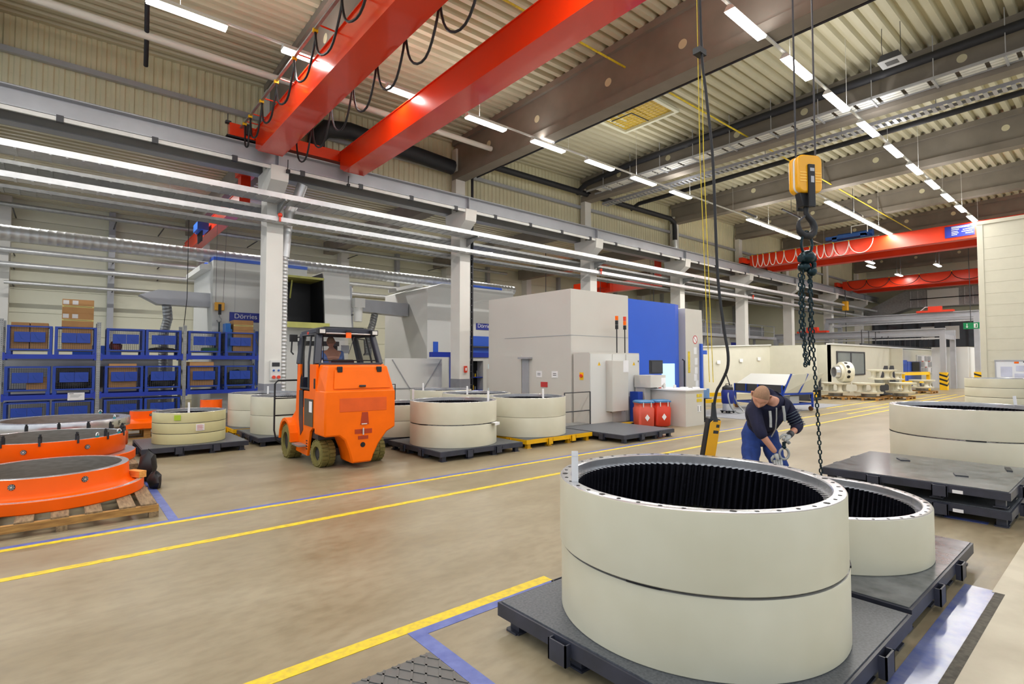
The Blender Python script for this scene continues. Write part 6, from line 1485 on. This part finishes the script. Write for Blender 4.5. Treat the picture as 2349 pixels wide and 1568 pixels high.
# cream castings on pallets
def planet(name, lab, x, y, z, s=1.0, rz=0):
    t = thing(name, lab, 'casting', (x, y, z), rz, 'cream castings on pallets')
    MB().lathe([(.3*s, 0), (.32*s, 0), (.34*s, .18*s), (.22*s, .2*s), (.2*s, 0)], 28, closed=True).build('hub', 'galv_dull', t)
    MB().lathe([(.25*s, .18*s), (.62*s, .18*s), (.64*s, .26*s), (.2*s, .26*s)], 28, closed=True).build('lower_plate', 'cast_cream', t)
    MB().lathe([(.2*s, .62*s), (.68*s, .62*s), (.70*s, .70*s), (.2*s, .70*s)], 28, closed=True).build('upper_plate', 'cast_cream', t)
    for k in range(4):
        a = PI/4 + k*PI/2
        vs = []; MB().lathe([(.17*s, .24*s), (.11*s, .34*s), (.11*s, .54*s), (.18*s, .64*s)], 14, (.42*s*math.cos(a), .42*s*math.sin(a), 0)).build('web', 'cast_cream', t)
    return t
cx_ = [(30.9, 10.45), (30.9, 8.75), (33.2, 8.3)]
px_ = [('left', 30.7, 10.25, 1.7, 1.3), ('middle', 31.2, 8.9, 1.9, 1.3), ('right', 33.0, 8.1, 1.4, 1.2), ('far right', 40.5, 8.7, 1.5, 1.3), ('small', 37.5, 9.4, 1.2, 1.0)]
for n_, x, y, a, b in px_: wood_pallet(x-a/2, y-b/2, x+a/2, y+b/2, 'wooden pallet with cream castings in the background, %s one' % n_)
planet('cream_casting', 'cream spoked casting low on the left background pallet', 30.7, 10.25, .144)
planet('cream_casting', 'cream spoked casting low on the middle background pallet', 31.2, 8.9, .144)
planet('cream_casting', 'cream spoked casting on the right background pallet', 33.0, 8.0, .144)
planet('cream_casting', 'cream spoked casting stacked above the middle pallet, tallest of the group', 31.9, 8.5, .85, .95)
planet('cream_casting', 'cream casting low on the farthest wooden pallet', 40.5, 8.7, .144, .95)
planet('cream_casting', 'cream casting far back in front of the blue cabinet', 37.5, 9.4, .144, .8); planet('cream_casting', 'cream casting on top of another before the blue cabinet', 37.5, 9.4, .72, .8)
t = thing('bearing_housing', 'big cream bearing housing with round bores standing on the castings', 'casting', (30.9, 9.9, .84), -.75, 'cream castings on pallets'); t.scale = (.85, .85, .85)
MB().lathe([(.38, -.35), (.45, -.35), (.45, -.2), (.62, -.2), (.64, .1), (.62, .3), (.40, .3), (.38, .0)], 32, (0, 0, .64), closed=True, axis='X').build('housing', 'cast_cream', t)
MB().lathe([(.30, -.6), (.36, -.6), (.38, .32), (.30, .32)], 28, (0, 0, .64), closed=True, axis='X').build('bore_sleeve', 'ring_steel', t)
MB().lathe([(.2, .32), (.56, .30), (.56, .32)], 28, (0, 0, .64), axis='X').build('flange_face', 'ring_steel', t)
for k in range(5):
    a = -2.0 + .5*k; MB().lathe([(0, 0), (.1, 0)], 14, (-.0, -.01, .0)).build('bore_hole', 'hole', t).matrix_local = Matrix.Translation((-.05, .645*math.sin(a), .64+.645*math.cos(a))) @ Matrix.Rotation(-a, 4, 'X')
t = thing('fixture_stand', 'dark steel fixture stand left of the cream castings', 'fixture', (28.6, 10.9, 0)); MB().box(-.8, -.5, .5, .8, .5, .65).box(-.8, -.5, .05, .8, -.4, .12).box(-.8, .4, .05, .8, .5, .12).box(-.75, -.45, 0, -.65, .45, .5).box(.65, -.45, 0, .75, .45, .5).box(.55, -.5, .65, .65, -.4, 1.35).box(-.6, .4, .65, -.5, .5, 1.3).build('frame', 'dark_steel', t, smooth=False)
MB().box(-.4, -.46, .15, .3, -.42, .4).build('yellow_bin', 'yellow', t, smooth=False)
planet('cream_casting', 'cream casting lying on the dark fixture stand', 28.5, 10.9, .65, .7)
t = thing('fixture_stand', 'pair of dark angled plates behind the cream castings', 'fixture', (35.2, 9.0, 0)); MB().prism([(-.2, 0), (.35, 0), (.3, 1.0), (.1, 1.7), (-.05, 1.7)], -.6, -.5, 'X').prism([(-.2, 0), (.35, 0), (.3, 1.0), (.1, 1.7), (-.05, 1.7)], .5, .6, 'X').box(-.6, -.2, 0, .6, .3, .1).build('plates', 'dark_steel', t, smooth=False)
t = thing('tool_cabinet', 'blue cabinet with dark screens against the cream office wall', 'cabinet', (0, 0, 0)); MB().box(47.2, 11.3, 0, 48.6, 11.9, 2.05).build('blue_door', 'machine_blue', t, smooth=False); MB().box(48.7, 11.3, 0, 52.5, 11.9, 1.95).build('body', 'machine_blue', t, smooth=False); MB().box(49.8, 11.24, 1.2, 51.8, 11.3, 1.9).build('screen', 'dark_steel', t, smooth=False)
t = thing('notice_board', 'wall board with rows of grey and red sheets on the cream office wall', 'notice board', (0, 0, 0)); MB().box(54.2, 11.9, .9, 59.6, 12.0, 2.5).build('board', 'machine_white', t, smooth=False)
for i in range(5):
    for j in range(3): MB().box(54.4+1.05*i, 11.86, 1.0+.5*j, 55.2+1.05*i, 11.9, 1.4+.5*j).build('sheet', 'steel_grey' if (i+j) % 3 else 'paper', t, smooth=False)
for i in range(4): MB().box(54.4+1.05*i, 11.85, 1.44 + (.5 if i % 2 else 0), 54.9+1.05*i, 11.86, 1.5 + (.5 if i % 2 else 0)).build('red_heading', 'ink_red', t, smooth=False)
t = thing('yellow_barrier', 'bright yellow tubular barrier in front of the notice board', 'barrier', (0, 0, 0)); MB().bar((41.2, 9.8, 1.15), (44.5, 9.2, 1.15), .16, .2).bar((41.2, 9.8, .6), (44.5, 9.2, .6), .12, .15).bar((44.5, 9.2, 0), (44.5, 9.2, 1.25), .18, .18).bar((41.2, 9.8, 0), (41.2, 9.8, 1.25), .14, .14).build('barrier', 'yellow', t, smooth=False)
# free standing light crane frames
def stripes(root, x, y, w, h):
    MB().box(x-w/2, y-w/2, 0, x+w/2, y+w/2, h).build('post_guard', 'yellow', root, smooth=False)
    for k in range(3): MB().prism([(y-w/2, .25+.3*k), (y+w/2, .4+.3*k), (y+w/2, .52+.3*k), (y-w/2, .37+.3*k)], x-w/2-.006, x-w/2, 'X').prism([(x-w/2, .25+.3*k), (x+w/2, .4+.3*k), (x+w/2, .52+.3*k), (x-w/2, .37+.3*k)], y-w/2-.006, y-w/2, 'Y').build('black_stripe', 'black', root, smooth=False)
def gantry(lab, x, y0, y1, z, hoist, y2=None):
    t = thing('light_crane_frame', lab, 'gantry', (0, 0, 0), 0, 'grey light crane frames')
    MB().box(x-.15, y0, z, x+.15, y1, z+.06).box(x-.15, y0, z+.38, x+.15, y1, z+.44).box(x-.02, y0, z+.06, x+.02, y1, z+.38).build('beam', 'steel_grey', t, smooth=False)
    MB().box(x+3-.15, y0, z, x+3.15, y1, z+.4).build('rear_beam', 'steel_grey', t, smooth=False)
    for yy in (y0, y1-.25):
        for xx in (x, x+3): MB().box(xx-.15, yy, 0, xx+.15, yy+.3, z).build('post', 'steel_grey', t, smooth=False)
        MB().box(x-.1, yy+.02, z-.3, x+3, yy+.2, z).build('cross_beam', 'steel_grey', t, smooth=False)
    MB().box(x+.2, y0+.3, z-.3, x+.4, y1, z-.2).build('power_rail', 'galv', t, smooth=False)
    stripes(t, x, y0+.15, .42, 1.2)
    o = thing('light_hoist', hoist, 'hoist', (x, y1-2.2 if y2 is None else y2, z+.44), 0, 'red hoist trolleys')
    MB().box(-.3, -1.1, 0, .3, 1.1, .15).box(-.2, -.4, .15, .2, .4, .45).build('trolley', 'crane_red', o, smooth=False); MB().tube([(0, .9, .15), (0, .6, .42), (0, .3, .42)], .04, 6).build('guard', 'steel_grey', o)
gantry('nearest grey light crane frame with striped post at the back of the hall', 46, 8.5, 19.9, 3.8, 'red hoist trolley on the left part of the nearest light crane frame', 16.9)
gantry('taller grey light crane frame at the back, with a red trolley near its right end', 50, 7.3, 17.3, 5.2, 'red hoist trolley near the right end of the taller light crane frame', 9.8)
t = thing('hook_block', 'tiny yellow hook block hanging far back from the third crane', 'hook block', (51, 16.1, 6.6), 0, 'yellow hook blocks'); slab(t, 'housing', 'hook_yellow', -.2, -.2, -.3, .2, .2, .5, .03); MB().tube([(0, 0, -.3), (0, 0, -3.6)], .03, 6).build('chain', 'dark_steel', t); MB().tube([(0, 0, .5), (0, 0, 1.5)], .04, 6).build('rope', 'dark_steel', t)
t = thing('exit_sign', 'green hanging emergency exit sign with white arrow', 'exit sign', (47.6, 7.4, 4.4)); MB().box(-.03, -.45, -.22, .03, .4, .22).build('sign_panel', 'green', t, smooth=False)
MB().prism([(.27, -.05), (.2, -.15), (.13, -.05), (.18, -.05), (.18, .15), (.22, .15), (.22, -.05)], -.04, -.03, 'X').build('arrow', 'paper', t, smooth=False)
MB().box(-.04, -.36, -.15, -.03, -.16, .15).build('door_symbol', 'paper', t, smooth=False); MB().box(-.045, -.32, -.12, -.04, -.26, .1).bar((-.043, -.2, -.12), (-.043, -.3, .0), .03, .004).build('running_figure', 'green', t, smooth=False)
MB().box(-.01, -.02, .22, .01, .02, 7.25).build('hanger', 'dark_steel', t, smooth=False)
t = thing('white_cubicle', 'white panelled cubicle with glass door behind the striped post', 'cubicle', (0, 0, 0)); MB().box(49.5, 7.9, 0, 54, 10.0, 3.0).build('walls', 'machine_white', t, smooth=False)
for y in (8.6, 9.3): MB().box(49.46, y, .1, 49.5, y+.03, 2.9).build('joint', 'steel_grey', t, smooth=False)
# railing and gear on the side gallery above the big machine
t = thing('side_gallery', 'grey gallery railing running in front of the side bay machines', 'railing', (0, 0, 0))
mb = MB().tube([(18.6, 19, 4.75), (44, 19, 4.75)], .03, 6).tube([(18.6, 19, 4.3), (44, 19, 4.3)], .02, 6)
for k in range(13): mb.tube([(18.6+2.1*k, 19, 3.9), (18.6+2.1*k, 19, 4.75)], .025, 6)
mb.build('railing', 'steel_grey', t); MB().box(18.6, 18.9, 3.7, 44, 20, 3.9).build('deck', 'steel_grey', t, smooth=False)
for k in range(4): MB().box(19+7.5*k, 19.5, 0, 19.15+7.5*k, 19.65, 3.7).build('post', 'steel_grey', t, smooth=False)
